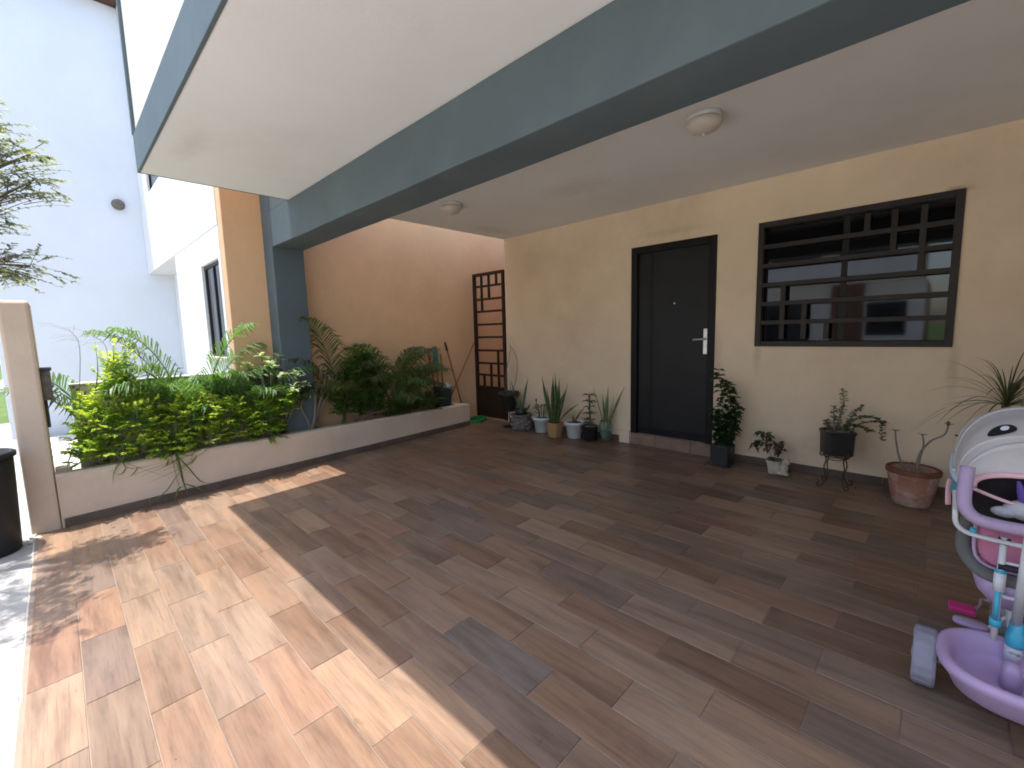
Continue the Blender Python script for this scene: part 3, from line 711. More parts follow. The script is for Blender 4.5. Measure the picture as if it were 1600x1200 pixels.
shrub('shade_shrub', 'tall leafy green shrub in the shade right of the grey pillar', (-5.32, 2.62, .24),
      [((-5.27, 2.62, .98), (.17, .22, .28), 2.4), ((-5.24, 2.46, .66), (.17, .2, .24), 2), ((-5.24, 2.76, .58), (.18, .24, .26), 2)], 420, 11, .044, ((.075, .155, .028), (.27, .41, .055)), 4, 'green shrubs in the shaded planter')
shrub('shade_shrub', 'low yellowish green shrub in front of the grey bucket', (-5.28, 3.55, .24),
      [((-5.25, 3.60, .46), (.16, .30, .17), 2), ((-5.25, 3.2, .44), (.16, .26, .17), 2)], 260, 10, .038, ((.075, .14, .028), (.25, .35, .05)), 5, 'green shrubs in the shaded planter')

def frond(mb, p0, az, el, L, arch, tone, rg, nl=36, ll=.30, lw=.013):
    d = Vector((math.cos(az)*math.cos(el), math.sin(az)*math.cos(el), math.sin(el))); h = Vector((math.cos(az), math.sin(az), 0))
    p0 = Vector(p0); p2 = p0+d*L*.78+h*L*.22+Vector((0, 0, -arch*L)); p1 = p0+d*L*.62
    n = 14; pts = bez(p0, p1, p2, n)
    mb.tube(pts, [.0075*(1-.85*i/n)+.0008 for i in range(n+1)], 5, jit(mixt(tone, (.22, .24, .05), .4), .1, rg), False)
    for i in range(nl):
        t = .24+.75*i/(nl-1); k = min(n-1, int(t*n)); q = pts[k].lerp(pts[k+1], t*n-k); td = (pts[k+1]-pts[k]).normalized()
        sd = td.cross(Vector((0, 0, 1))); sd = sd.normalized() if sd.length > .05 else Vector((-h.y, h.x, 0))
        upv = sd.cross(td)
        l = ll*math.sin(math.pi*(.16+.80*t))**.7*rg.uniform(.9, 1.1)
        for s in (-1, 1):
            a = rg.uniform(.75, 1.05)
            dr = (sd*s*math.sin(a)+td*math.cos(a)+upv*rg.uniform(.12, .34)).normalized()
            e = q+dr*l+Vector((0, 0, -l*rg.uniform(.25, .6))); mdl = q+dr*l*.55+Vector((0, 0, l*.03))
            mb.strip([q, q.lerp(mdl, .5)+Vector((0, 0, .004)), mdl, mdl.lerp(e, .55), e], [lw*.4, lw, lw*1.0, lw*.7, .001], upv, jit(tone, .2, rg), .12)
def palm(lab, base, fr, tone, seed, group):
    rg = random.Random(seed); t = thing('areca_palm', lab, 'palm', base, group)
    for k in range(4):
        MB().tube(bez((rg.uniform(-.04, .04), rg.uniform(-.05, .05), -.02), (rg.uniform(-.05, .05), rg.uniform(-.05, .05), .12), (rg.uniform(-.06, .06), rg.uniform(-.08, .08), .27), 4), [.014, .013, .012, .010, .008], 7, mixt(tone, (.2, .2, .06), .4), False).build('cane', 'leaf_thick', t, smooth=True)
    for (az, el, L, arch) in fr:
        mb = MB(); frond(mb, (rg.uniform(-.04, .04), rg.uniform(-.05, .05), .18), rad(az), rad(el), L, arch, jit(tone, .15, rg), rg, ll=.24+.07*L)
        mb.build('frond', 'leaf', t)
    return t
PG = 'areca palms in the planter'
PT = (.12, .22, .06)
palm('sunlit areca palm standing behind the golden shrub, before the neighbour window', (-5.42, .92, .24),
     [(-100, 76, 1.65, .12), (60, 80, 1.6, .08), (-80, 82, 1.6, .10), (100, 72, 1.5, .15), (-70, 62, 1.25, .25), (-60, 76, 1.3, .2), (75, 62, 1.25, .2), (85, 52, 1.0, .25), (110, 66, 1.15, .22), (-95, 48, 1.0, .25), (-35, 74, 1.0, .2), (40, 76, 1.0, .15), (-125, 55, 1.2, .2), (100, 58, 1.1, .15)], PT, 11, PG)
palm('sunlit areca palm fanning out before the beige wall left of the pillar', (-5.40, 1.42, .24),
     [(-85, 60, 1.15, .22), (80, 66, 1.15, .2), (30, 70, .85, .25), (-40, 74, .95, .15), (95, 50, .8, .3), (-75, 52, .85, .3), (140, 80, .95, .1), (-95, 70, 1.0, .15)], (.11, .21, .075), 12, PG)
palm('small areca palm reaching out over the pier end of the planter', (-5.40, .20, .24),
     [(-100, 68, 1.05, .15), (-120, 78, 1.10, .15), (80, 70, 1.0, .2), (100, 60, .9, .2)], PT, 13, PG)
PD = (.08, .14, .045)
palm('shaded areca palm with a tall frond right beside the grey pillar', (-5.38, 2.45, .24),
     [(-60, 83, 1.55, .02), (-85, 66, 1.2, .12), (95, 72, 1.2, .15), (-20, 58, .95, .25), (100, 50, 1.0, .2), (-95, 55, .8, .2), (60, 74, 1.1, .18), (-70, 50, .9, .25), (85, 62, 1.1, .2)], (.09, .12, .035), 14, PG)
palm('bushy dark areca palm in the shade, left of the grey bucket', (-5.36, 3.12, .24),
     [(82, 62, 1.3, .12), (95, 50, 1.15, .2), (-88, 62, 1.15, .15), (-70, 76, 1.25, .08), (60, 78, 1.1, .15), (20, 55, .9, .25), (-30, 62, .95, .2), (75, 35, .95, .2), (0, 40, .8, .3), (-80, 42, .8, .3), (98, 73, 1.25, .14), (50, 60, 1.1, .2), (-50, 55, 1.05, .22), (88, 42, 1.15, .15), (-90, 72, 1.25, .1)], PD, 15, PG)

# rosette-leaved bushes by the pillar
def rosette_bush(name, lab, base, tips, seed, tone, L, stemmat='stem_grey', cat='shrub', group=None, nl=11, sr=.012):
    rg = random.Random(seed); t = thing(name, lab, cat, base, group); b = Vector(base)
    for tp in tips:
        e = Vector(tp)-b; s0 = Vector((rg.uniform(-.02, .02), rg.uniform(-.02, .02), -.02))
        pts = spline([s0, s0.lerp(e, .35)+Vector((rg.uniform(-.04, .04), rg.uniform(-.05, .05), -.02)), s0.lerp(e, .7)+Vector((rg.uniform(-.03, .03), rg.uniform(-.03, .03), .02)), e], 4)
        MB().tube(pts, [sr*(1-.5*i/(len(pts)-1)) for i in range(len(pts))], 7).build('stem', stemmat, t, smooth=True)
        mb = MB()
        for k in range(nl):
            a = k*2.4+rg.uniform(-.3, .3); el = rg.uniform(-.2, .75)
            d = Vector((math.cos(a)*math.cos(el), math.sin(a)*math.cos(el), math.sin(el)))
            o = e+Vector((0, 0, -rg.uniform(0, .05)))
            sd = d.cross(Vector((0, 0, 1))).normalized(); l = L*rg.uniform(.7, 1.15)
            ps = [o, o+d*l*.35+Vector((0, 0, .006)), o+d*l*.7, o+d*l-Vector((0, 0, l*.15))]
            mb.strip(ps, [.008, l*.42, l*.5, l*.12], sd.cross(d), jit(tone, .2, rg), .12)
        mb.build('leaf_rosette', 'leaf', t)
    return t
rosette_bush('variegated_bush', 'pale variegated bush with round leaf rosettes left of the grey pillar', (-5.36, 1.60, .24),
   [(-5.36, 1.42, 1.12), (-5.32, 1.56, 1.20), (-5.28, 1.66, 1.10), (-5.32, 1.74, 1.20), (-5.24, 1.52, 1.02), (-5.14, 1.84, 1.00), (-5.26, 1.34, 1.02), (-5.12, 1.90, .88), (-5.16, 1.68, .98), (-5.10, 1.78, .86), (-5.20, 1.60, 1.12)], 21, (.40, .50, .34), .085, nl=15)
MB_ = rosette_bush('desert_rose', 'grey branched bush with bluish green leaves at the foot of the pillar', (-5.26, 1.96, .24),
   [(-5.22, 1.92, .72), (-5.20, 2.06, .86), (-5.22, 2.22, .98), (-5.24, 2.36, .94), (-5.18, 2.16, .78), (-5.26, 2.28, .80)], 22, (.085, .15, .10), .085, sr=.017)
fl = MB()
rg = random.Random(5)
for k in range(14): fl.leaf((-5.28+rg.uniform(-.02, .02), 1.78+rg.uniform(-.025, .025), 1.02+rg.uniform(-.06, .05)), (rg.uniform(-1, 1), rg.uniform(-1, 1), rg.uniform(-.3, 1)), (0, 0, 1), .05, .04, jit((.50, .17, .09), .2, rg))
f_o = thing('orange_flower', 'faded orange flower head before the grey pillar', 'flower', (-5.28, 1.78, .24))
for v in range(len(fl.v)): fl.v[v] = (fl.v[v][0]+5.28, fl.v[v][1]-1.78, fl.v[v][2]-.24)
fl.build('petals', 'leaf', f_o); MB().tube(bez((0, 0, -.02), (.01, -.03, .4), (0, 0, .76), 6), .004, 5).build('stem', 'stem_green', f_o)

# weedy grass bending over the planter edge
def weed(lab, base, blades, culms, seed, group, heads=True):
    rg = random.Random(seed); t = thing('weed_grass', lab, 'grass weed', base, group); b = Vector(base)
    for pts, wd in blades:
        ps = spline([Vector(p)-b for p in pts], 4); n = len(ps)
        MB().strip(ps, [max(.0015, wd*min(1, .45+2.2*i/n)*(1 if i < n*.55 else max(.03, 1-(i/n-.55)/.45))) for i in range(n)], (.35, .2, 1), jit((.12, .20, .05), .2, rg), .2).build('blade', 'leaf', t)
    for pts in culms:
        ps = spline([Vector(p)-b for p in pts], 5); MB().tube(ps, [.0035*(1-.6*i/len(ps)) for i in range(len(ps))], 5, (.17, .21, .08), False).build('culm', 'leaf', t)
        if heads:
            mb = MB(); e = ps[-1]; d = (ps[-1]-ps[-3]).normalized()
            for k in range(7):
                q = ps[-1]-d*.02*k; a = Vector((rg.uniform(-.6, .6), rg.uniform(-1, 1), rg.uniform(-.8, .1)))
                mb.tube([q, q+(d+a)*.07, q+(d+a)*.12+Vector((0, 0, -.035))], [.0012, .0010, .0005], 3, (.20, .19, .12), False)
            mb.build('seed_head', 'leaf_dry', t)
wb = (-5.20, .67, .24)
weed('long bladed weed bending over the planter edge down to the tiles', wb,
     [([wb, (-5.12, .68, .42), (-5.05, .70, .26), (-5.02, .72, .02), (-5.0, .76, -.03)], .02),
      ([(-5.08, .69, .33), (-5.04, .76, .2), (-5.02, .84, .05), (-4.98, .90, .02)], .018),
      ([(-5.05, .69, .16), (-5.02, .58, .02), (-5.0, .46, -.05), (-4.98, .38, -.09)], .012),
      ([(-5.03, .72, .05), (-4.99, .80, .0), (-4.96, .86, -.045)], .022),
      ([(-5.03, .71, .03), (-4.98, .66, .02), (-4.93, .62, -.06)], .014),
      ([wb, (-5.16, .62, .62), (-5.12, .56, .86), (-5.08, .50, .74)], .026),
      ([wb, (-5.16, .60, .7), (-5.12, .56, 1.05), (-5.1, .5, 1.32)], .022),
      ([wb, (-5.14, .72, .60), (-5.08, .78, .70), (-5.04, .82, .55)], .026)],
     [[wb, (-5.11, .68, .38), (-5.06, .70, .15), (-5.035, .735, -.05)], [(-5.19, .64, .25), (-5.10, .65, .36), (-5.055, .68, .05), (-5.04, .70, -.055)]], 31, 'weeds in the planter', False)
wc = (-5.30, .12, .24)
weed('wispy seeding grass weed standing above the golden shrub by the pier', wc,
     [([wc, (-5.3, .16, .7), (-5.28, .24, 1.12), (-5.26, .25, 1.40)], .010), ([wc, (-5.3, .30, .9), (-5.28, .36, 1.3), (-5.26, .33, 1.38)], .010), ([wc, (-5.25, .05, .5), (-5.15, .0, .45), (-5.1, -.03, .35)], .012)],
     [[wc, (-5.3, .10, .8), (-5.28, .15, 1.35), (-5.26, .10, 1.50)], [wc, (-5.3, .25, .9), (-5.28, .32, 1.32), (-5.26, .22, 1.47)], [wc, (-5.3, .35, .9), (-5.28, .50, 1.25), (-5.26, .58, 1.28)]], 32, 'weeds in the planter')
wd_ = (-5.24, .45, .26)
rg = random.Random(77)
weed('tuft of short grass weeds hanging at the planter rim', wd_,
     [([(wd_[0], wd_[1]+rg.uniform(-.12, .3), .26), (-5.16, wd_[1]+rg.uniform(-.15, .4), rg.uniform(.40, .52)), (-5.09, wd_[1]+rg.uniform(-.2, .5), rg.uniform(.22, .4)), (-5.06, wd_[1]+rg.uniform(-.25, .55), rg.uniform(.1, .3))], .010) for k in range(16)], [], 33, 'weeds in the planter')
# dry mulch lying on the planter rim
mb = MB(); rg = random.Random(3)
for k in range(60): mb.leaf((-5.16+rg.uniform(-.03, .04), rg.choice([1.9, 1.0, .2, 1.3])+rg.uniform(-.12, .12), .334), (rg.uniform(-1, 1), rg.uniform(-1, 1), .03), (0, 0, 1), rg.uniform(.012, .035), .012, jit((.36, .30, .22), .3, rg))
tag(mb.build('leaf_litter', 'leaf_dry'), 'dry leaf litter lying on the planter rim', 'leaf litter', kind='stuff')

mb = MB(); rg = random.Random(8)
for k in range(70):
    Y = rg.uniform(-.15, 3.6); X = -5.06+abs(rg.gauss(0, .18)); mb.leaf((X, Y, zf(Y)+.003), (rg.uniform(-1, 1), rg.uniform(-1, 1), .05), (0, 0, 1), rg.uniform(.010, .03), rg.uniform(.006, .014), jit(rg.choice([(.20, .14, .07), (.26, .24, .08), (.12, .08, .05)]), .3, rg))
for k in range(60):
    X, Y = rg.uniform(-4.9, .8), rg.uniform(-.1, 4.6); mb.leaf((X, Y, zf(Y)+.002), (rg.uniform(-1, 1), rg.uniform(-1, 1), .05), (0, 0, 1), rg.uniform(.006, .014), rg.uniform(.003, .008), jit((.14, .10, .06), .4, rg))
tag(mb.build('fallen_leaves', 'leaf_dry'), 'small fallen leaves and crumbs scattered on the tiles', 'fallen leaves', kind='stuff')

# street tree whose branches hang into the picture at the left
def tree(name, lab, base, H, blobs, nspray, nleaf, L, tones, seed, trunk_r):
    rg = random.Random(seed); t = thing(name, lab, 'tree', base); b = Vector(base)
    top = Vector((0, .12, H)); tr = MB(); fo = MB(); tw = MB()
    tr.tube(spline([(0, 0, -.05), (.03, .02, H*.35), (-.02, .06, H*.7), top], 5), [trunk_r*(1-.6*i/15) for i in range(16)], 10)
    for (c, rr, wt) in blobs:
        c = Vector(c)-b; s0 = top*rg.uniform(.75, 1.0)
        pts = bez(s0, s0.lerp(c, .5)+Vector((0, 0, .15)), c, 7); tr.tube(pts, [trunk_r*.42*(1-.75*i/7) for i in range(8)], 7, cap=False)
        for i in range(int(nspray*wt)):
            a = rg.uniform(0, 6.283); u = rg.uniform(-1, 1); s = math.sqrt(1-u*u); q = rg.uniform(.35, 1.05)
            e = c+Vector((rr[0]*s*math.cos(a)*q, rr[1]*s*math.sin(a)*q, rr[2]*u*q)); k = rg.randint(3, 7)
            leafy_spray(fo, tw, pts[k].lerp(e, rg.uniform(.0, .5)), e, nleaf, L, tones, rg, .1, .55, .5, .003, .5)
    tr.build('trunk', 'bark', t, smooth=True); tw.build('branches', 'bark', t); fo.build('crown', 'leaf', t, kind='stuff')
    return t
TT = ((.12, .16, .08), (.36, .40, .23))
tree('street_tree', 'small leaved street tree reaching in at the left above the pier', (-4.75, -1.05, -.14), 1.9,
     [((-4.52, .02, 2.50), (.28, .22, .14), .8), ((-4.50, .02, 2.66), (.26, .28, .10), .7), ((-4.52, -.06, 1.92), (.30, .24, .17), 1.0), ((-4.50, -.22, 2.25), (.35, .22, .2), 1.0), ((-4.55, -.20, 2.85), (.4, .28, .2), .9),
      ((-4.9, -.7, 2.6), (.5, .4, .4), 1.0), ((-4.05, -.5, 2.5), (.45, .32, .3), 1.2), ((-3.65, -.45, 2.75), (.35, .25, .25), .6), ((-5.0, -1.2, 3.1), (.6, .6, .4), 1.2), ((-4.2, -1.3, 3.0), (.6, .5, .4), 1)], 52, 8, .034, TT, 41, .05)

# lawn tufts beside the pier and further down the street
def lawn(name, lab, x0, x1, y0, y1, n, seed, hgt=.07):
    rg = random.Random(seed); mb = MB()
    for i in range(n):
        X, Y = rg.uniform(x0, x1), rg.uniform(y0, y1); a = rg.uniform(0, 6.28); h = hgt*rg.uniform(.5, 1.3)
        d = Vector((math.cos(a), math.sin(a), 0)); wv = Vector((-d.y, d.x, 0))*.006; z = -.20
        c = jit((.10, .20, .03), .3, rg); p = Vector((X, Y, z))
        mb.add([p-wv, p+wv, p+d*h*.5+Vector((0, 0, h))], [(0, 1, 2)], c)
    return tag(mb.build(name, 'leaf'), lab, 'grass', kind='stuff')
lawn('lawn', 'strip of sunlit lawn beside the beige pier', -9.0, -5.62, -.26, 1.3, 9000, 51, .10)
slab('lawn_bed', 'grass_ground', -6.6, -5.56, -.9, -.0, -.12, .1, .01) if False else None
lawn('verge_grass', 'grass verge between pavement and street kerb', -13, -5.0, -3.1, -1.78, 5000, 52, .08)

# rubbish bin on the pavement
rb = thing('rubbish_bin', 'black plastic rubbish bin on the pavement before the pier', 'bin', (-4.90, -.50, -.127))
MB().lathe([(.175, 0), (.185, .01), (.205, .55), (.21, .74), (.20, .742), (.19, .55), (.17, .03)], 32).build('bin_body', 'bin_black', rb, smooth=True)
MB().lathe([(.2115, .70), (.226, .705), (.226, .735), (.211, .742)], 32, close=False).build('bin_rim', 'bin_black', rb, smooth=True)
for s in (-1, 1): MB().tube(bez((.19*s, -.06, .62), (.27*s, 0, .60), (.19*s, .06, .62), 6), .011, 8).build('handle', 'bin_black', rb, smooth=True)

# ================================================================== POTTED PLANTS
def potted(name, lab, x, y, z=None, cat='potted plant', group=None):
    return thing(name, lab, cat, (x, y, zf(y)+.0015 if z is None else z), group)
def pot(t, prof, m, n=26, sq=False, soil=None, soilm='soil', rim=None, p=5, soilr=None):
    MB().lathe(prof, n, sq=sq, p=p).build('pot', m, t, smooth=not sq, bevel=.0)
    zs, rs = soil
    vs = MB(); k = 18; P = [(0, 0, zs+.004)]
    for ring in (.5, 1.0):
        for j in range(k):
            th = 2*math.pi*j/k; q = 1/((abs(math.cos(th))**p+abs(math.sin(th))**p)**(1/p)) if sq else 1
            P.append((rs*ring*q*math.cos(th), rs*ring*q*math.sin(th), zs+R_.uniform(-.004, .006)))
    F = [(0, 1+j, 1+(j+1) % k) for j in range(k)]+[(1+j, 1+k+j, 1+k+(j+1) % k, 1+(j+1) % k) for j in range(k)]
    vs.add(P, F).build('potting_soil', soilm, t, smooth=True)
def sword(t, base, az, lean, L, W, rg, tone=(.055, .10, .030), edge=(.30, .31, .10), name='leaf', bend=0):
    d = Vector((math.cos(az)*math.sin(lean), math.sin(az)*math.sin(lean), math.cos(lean))); b = Vector(base)
    h = Vector((math.cos(az), math.sin(az), 0)); n = 10; mb = MB()
    pts = [b+d*L*i/n+h*bend*L*(i/n)**2 for i in range(n+1)]
    wd = [W*(.62+.38*math.sin(math.pi*min(1, i/n*1.15)))*(1 if i < n-2 else (.62 if i == n-2 else (.32 if i == n-1 else .03))) for i in range(n+1)]
    a2 = rg.uniform(0, 6.28)
    nr = Vector((math.cos(a2), math.sin(a2), .05))
    tn = [jit(mixt(tone, (.13, .17, .075), rg.choice([0, .2, .55])), .12, rg) for i in range(n)]
    mb.strip(pts, wd, nr, tn, .16, rg.uniform(-.6, .6))
    # pale margins
    o = mb.build(name, 'leaf_thick', t, smooth=True, solid=.0025)
    return o

# black pot raised on a wire stand, bare trailing stems
t = potted('potted_plant', 'dark pot raised on a thin stand with bare looping stems beside the gate', -4.52, 4.56)
pot(t, [(.085, .235), (.095, .24), (.125, .45), (.150, .455), (.155, .49), (.150, .515), (.135, .512), (.118, .45), (.09, .26)], 'pot_dark', soil=(.475, .128))
MB().tube([(0, 0, .0), (0, 0, .235)], .006, 8).lathe([(.10, 0.0), (.10, .006), (.02, .012)], 20).lathe([(.02, .222), (.082, .228), (.082, .2345)], 20).build('stand', 'iron_dark', t)
for k, pts in enumerate(([(-.02, .0, .47), (-.03, -.02, .75), (.0, .02, 1.02), (.02, .04, 1.16), (-.04, .06, 1.22)], [(.02, .03, .47), (.10, .05, .70), (.13, .05, .95), (.05, .06, 1.12), (-.02, .05, 1.18)],
                         [(.01, -.03, .47), (-.04, -.04, .58), (-.05, -.05, .66)], [(.03, -.02, .47), (.05, -.02, .60), (.04, -.03, .68)])):
    MB().tube(spline(pts, 5), [.006*(1-.6*i/(5*(len(pts)-1))) for i in range(5*(len(pts)-1)+1)], 6).build('stem', 'stem_grey', t, smooth=True)
o = tag(MB().box(-.10, .10, -.05, .05, 0, .19).build('concrete_block', 'pot_white', bevel=.006), 'small whitish block against the wall behind the raised dark pot', 'block'); o.location = (-4.42, 4.685, zf(4.68)+.001)

# stone pot with looping snake plant
t = potted('potted_plant', 'round stone clad pot with a few crooked sword leaves', -4.25, 4.52)
pot(t, [(.10, 0), (.115, .01), (.135, .10), (.128, .17), (.120, .195), (.150, .20), (.152, .225), (.135, .228), (.115, .20), (.105, .05)], 'pot_stone', soil=(.212, .118))
rg = random.Random(61)
for k in range(26):
    a = k*2.399; z = .03+.13*((k*7) % 26)/26; r = .127+.006*math.sin(z*20)
    MB().ball((r*math.cos(a), r*math.sin(a), z), .026, 8, 5, None, 1, 1, .75).build('stone', 'stone_chip', t, smooth=True)
MB().lathe([(.07, .212), (.08, .22), (.085, .30), (.078, .302), (.07, .26)], 18).build('inner_pot', 'pot_black', t, smooth=True)
for b_, az, le, L, bd in (((-.03, 0, .24), 2.9, .35, .50, .12), ((.02, .01, .24), .3, .10, .52, .10), ((.0, -.03, .24), 2.2, .9, .30, -.3), ((.01, .03, .24), .1, 1.0, .26, -.35), ((.0, .0, .24), 1.2, .2, .28, .1), ((.03, -.02, .24), 5.6, .7, .24, .2)):
    sword(t, b_, az, le, L, .030, rg, bend=bd)

# white pots
WP = [(.082, 0), (.088, .004), (.112, .172), (.131, .176), (.134, .205), (.130, .212), (.116, .210), (.105, .165), (.08, .02)]
t = potted('potted_plant', 'white rimmed pot with a small drooping succulent, left of the tan pot', -3.91, 4.575)
pot(t, WP, 'pot_white', soil=(.190, .106))
rg = random.Random(62)
for k in range(9):
    a = k*.7+rg.uniform(-.3, .3); r = rg.uniform(.02, .07); p0 = Vector((r*math.cos(a), r*math.sin(a), .19)); e = p0+Vector((math.cos(a)*rg.uniform(.02, .09), math.sin(a)*rg.uniform(.02, .07), rg.uniform(.08, .22)))
    MB().tube(bez(p0, p0+Vector((0, 0, .12)), e, 5), .004, 6).build('stem', 'stem_green', t, smooth=True)
    for q in range(4):
        d = Vector((rg.uniform(-1, 1), rg.uniform(-1, 1), rg.uniform(-.5, .6))).normalized(); l = rg.uniform(.04, .07); s = e-Vector((0, 0, .02*q))
        MB().strip([s, s+d*l*.4, s+d*l*.8, s+d*l-Vector((0, 0, .01))], [.006, .024, .024, .006], (0, 0, 1), jit(rg.choice([(.10, .14, .06), (.30, .33, .22), (.06, .10, .035)]), .15, rg), .15).build('leaf', 'leaf_thick', t, solid=.003)
t = potted('potted_plant', 'tan square pot crowded with tall upright snake plant leaves', -3.60, 4.47)
pot(t, [(.062, 0), (.066, .003), (.090, .185), (.094, .19), (.092, .197), (.080, .195), (.062, .02)], 'pot_tan', 28, True, soil=(.178, .076), p=7)
rg = random.Random(63)
SN = [(-2.9, .20, .64, .0), (2.6, .06, .68, 0), (1.0, .03, .66, 0), (.2, .02, .62, .02), (-.4, .16, .54, .05), (.4, .20, .56, .06), (-1.2, .08, .46, .05), (.9, .28, .44, .10), (3.6, .10, .50, .03), (-.8, .30, .34, .1), (2.0, .14, .38, .1), (-2.0, .1, .52, 0), (.0, .10, .40, .0), (-1.6, .16, .32, .1), (0.2, .55, .34, .35)]
for az, le, L, bd in SN:
    sword(t, (.045*math.cos(az*3), .045*math.sin(az*3), .17), az, le, L, .046, rg, bend=bd)
t = potted('potted_plant', 'white rimmed pot holding a nearly bare plant, right of the tan pot', -3.37, 4.585)
pot(t, WP, 'pot_white', soil=(.190, .106))
sword(t, (0, .0, .18), -.3, .55, .30, .028, random.Random(64), (.10, .12, .05), bend=.25)
sword(t, (-.02, .02, .18), 2.4, .5, .12, .03, random.Random(65), (.16, .14, .07), bend=.1)
MB().ball((-.02, -.02, .20), .028, 10, 6).build('bulb', 'stem_grey', t, smooth=True)
# black pot with tiered succulent
t = potted('potted_plant', 'black pot with a dark tiered succulent next to the green glass vase', -3.14, 4.60)
pot(t, [(.085, 0), (.09, .004), (.100, .175), (.103, .178), (.100, .183), (.090, .18), (.08, .02)], 'pot_black', soil=(.165, .088), soilm='gravel_mix')
rg = random.Random(66)
MB().tube(spline([(0, 0, .15), (.0, .0, .30), (-.01, .0, .56)], 4), .010, 8).build('stem', 'stem_green', t, smooth=True)
for zt, nn, l in ((.57, 9, .10), (.50, 9, .115), (.42, 6, .09), (.33, 8, .11), (.26, 8, .10), (.22, 7, .09)):
    for k in range(nn):
        a = k*6.283/nn+rg.uniform(-.2, .2)+zt*7; d = Vector((math.cos(a), math.sin(a), rg.uniform(-.15, .35))).normalized(); s = Vector((-.005, 0, zt)); L = l*rg.uniform(.8, 1.1)
        MB().strip([s, s+d*L*.35, s+d*L*.75+Vector((0, 0, -.004)), s+d*L+Vector((0, 0, -.012))], [.008, .022, .024, .004], (0, 0, 1), jit((.038, .062, .030), .2, rg), .18).build('leaf', 'leaf_thick', t, solid=.003)
# glass vase
t = potted('glass_vase', 'green glass vase with arching strap leaves beside the door', -2.925, 4.63, cat='vase')
MB().lathe([(.045, 0), (.050, .004), (.062, .06), (.080, .15), (.082, .20), (.070, .245), (.066, .27), (.062, .27), (.066, .245), (.076, .20), (.074, .15), (.056, .06), (.03, .012)], 26).build('vase_body', 'glass_green', t, smooth=True)
MB().lathe([(.028, .014), (.05, .05), (.066, .12), (.004, .13)], 20).build('root_ball', 'stem_green', t, smooth=True)
rg = random.Random(67)
for az, le, L, bd in ((-2.9, .22, .55, .05), (1.6, .05, .58, .02), (.0, .30, .62, .10), (-1.0, .08, .46, 0), (2.6, .12, .48, .05), (.5, .16, .44, .03)):
    sword(t, (.012*math.cos(az), .012*math.sin(az), .12), az, le, L, .03, rg, (.13, .17, .055), bend=bd)

# tall leafy plant right of the door
t = potted('potted_plant', 'tall leafy dark green plant in a black square pot right of the door', -1.53, 4.565)
pot(t, [(.088, 0), (.092, .003), (.094, .195), (.096, .2), (.094, .206), (.084, .204), (.078, .02)], 'pot_black', 32, True, soil=(.188, .08), soilm='gravel_mix', p=9)
rg = random.Random(68); fo, st = MB(), MB()
stems = [[(0, 0, .17), (.0, -.01, .45), (-.02, .0, .72), (-.06, -.01, .95)], [(.02, .01, .17), (.06, .02, .45), (.05, .0, .72), (.02, .0, .84)], [(-.02, .0, .17), (-.06, -.01, .38), (-.08, .0, .56)], [(.01, -.02, .17), (.08, -.02, .40), (.12, .0, .60)], [(.0, .02, .17), (-.01, -.05, .36), (.0, -.08, .55)], [(.02, 0, .17), (.10, .03, .42), (.09, .03, .68)]]
for s in stems:
    ps = spline(s, 8); st.tube(ps, [.006*(1-.6*i/len(ps)) for i in range(len(ps))], 6)
    for i, q in enumerate(ps):
        if i < 2: continue
        for k in range(5 if i < len(ps)-3 else 4):
            a = rg.uniform(0, 6.28); d = Vector((math.cos(a), math.sin(a), rg.uniform(-.35, .55)))
            fo.leaf(q, d, (rg.uniform(-.5, .5), rg.uniform(-.5, .5), 1), rg.uniform(.06, .10), rg.uniform(.035, .05), jit((.030, .068, .022), .3, rg), .2, .2)
fo.build('foliage', 'leaf', t, kind='stuff'); st.build('stems', 'stem_green', t, smooth=True)

# little figurine planter
t = potted('figurine_planter', 'small cream figurine planter with a wilting plant, left of the iron stand', -1.07, 4.585, cat='planter')
MB().lathe([(.040, 0), (.045, .004), (.060, .11), (.066, .115), (.068, .13), (.058, .13), (.045, .05)], 28, sq=True, p=5).build('planter_cup', 'statue', t)
MB().ball((.075, -.01, .075), .05, 12, 8, None, .85, .7, 1.15).ball((.10, -.015, .125), .030, 10, 7).ball((.115, -.015, .155), .012, 8, 5, None, .7, .7, 1.3).ball((.085, -.02, .158), .012, 8, 5, None, .7, .7, 1.3).ball((.055, -.04, .022), .024, 8, 6, None, 1.3, 1, .8).ball((.10, -.04, .022), .024, 8, 6, None, 1.2, 1, .8).build('figurine', 'statue', t, smooth=True)
MB().tube(bez((-.066, -.01, .03), (-.005, -.075, .075), (.05, -.01, .03), 8), .006, 6).build('relief_ring', 'pot_stone', t, smooth=True)
rg = random.Random(69); fo = MB()
for pts in ([(-.01, 0, .12), (-.07, 0, .24), (-.14, .0, .30), (-.17, .0, .24)], [(0, 0, .12), (-.02, .01, .28), (-.08, .02, .36), (-.13, .0, .37)], [(.01, 0, .12), (.03, 0, .22), (.03, .0, .29), (.05, .0, .20)]):
    ps = spline(pts, 6); MB().tube(ps, .0035, 6).build('stem', 'stem_grey', t)
    for q in ps[6:]:
        for k in range(2):
            d = Vector((rg.uniform(-1, 1), rg.uniform(-1, 1), rg.uniform(-1, .3))); fo.leaf(q, d, (0, 0, 1), rg.uniform(.05, .08), rg.uniform(.03, .045), jit(rg.choice([(.05, .035, .022), (.045, .05, .02), (.09, .075, .035)]), .2, rg), .2, .3)
for k in range(16):
    d = Vector((rg.uniform(-1, 1), rg.uniform(-1, 1), rg.uniform(0, .7))); fo.leaf((rg.uniform(-.03, .03), rg.uniform(-.03, .03), .125), d, (0, 0, 1), .06, .035, jit((.16, .15, .09), .2, rg), .2, .3)
fo.build('wilted_leaves', 'leaf_dry', t)

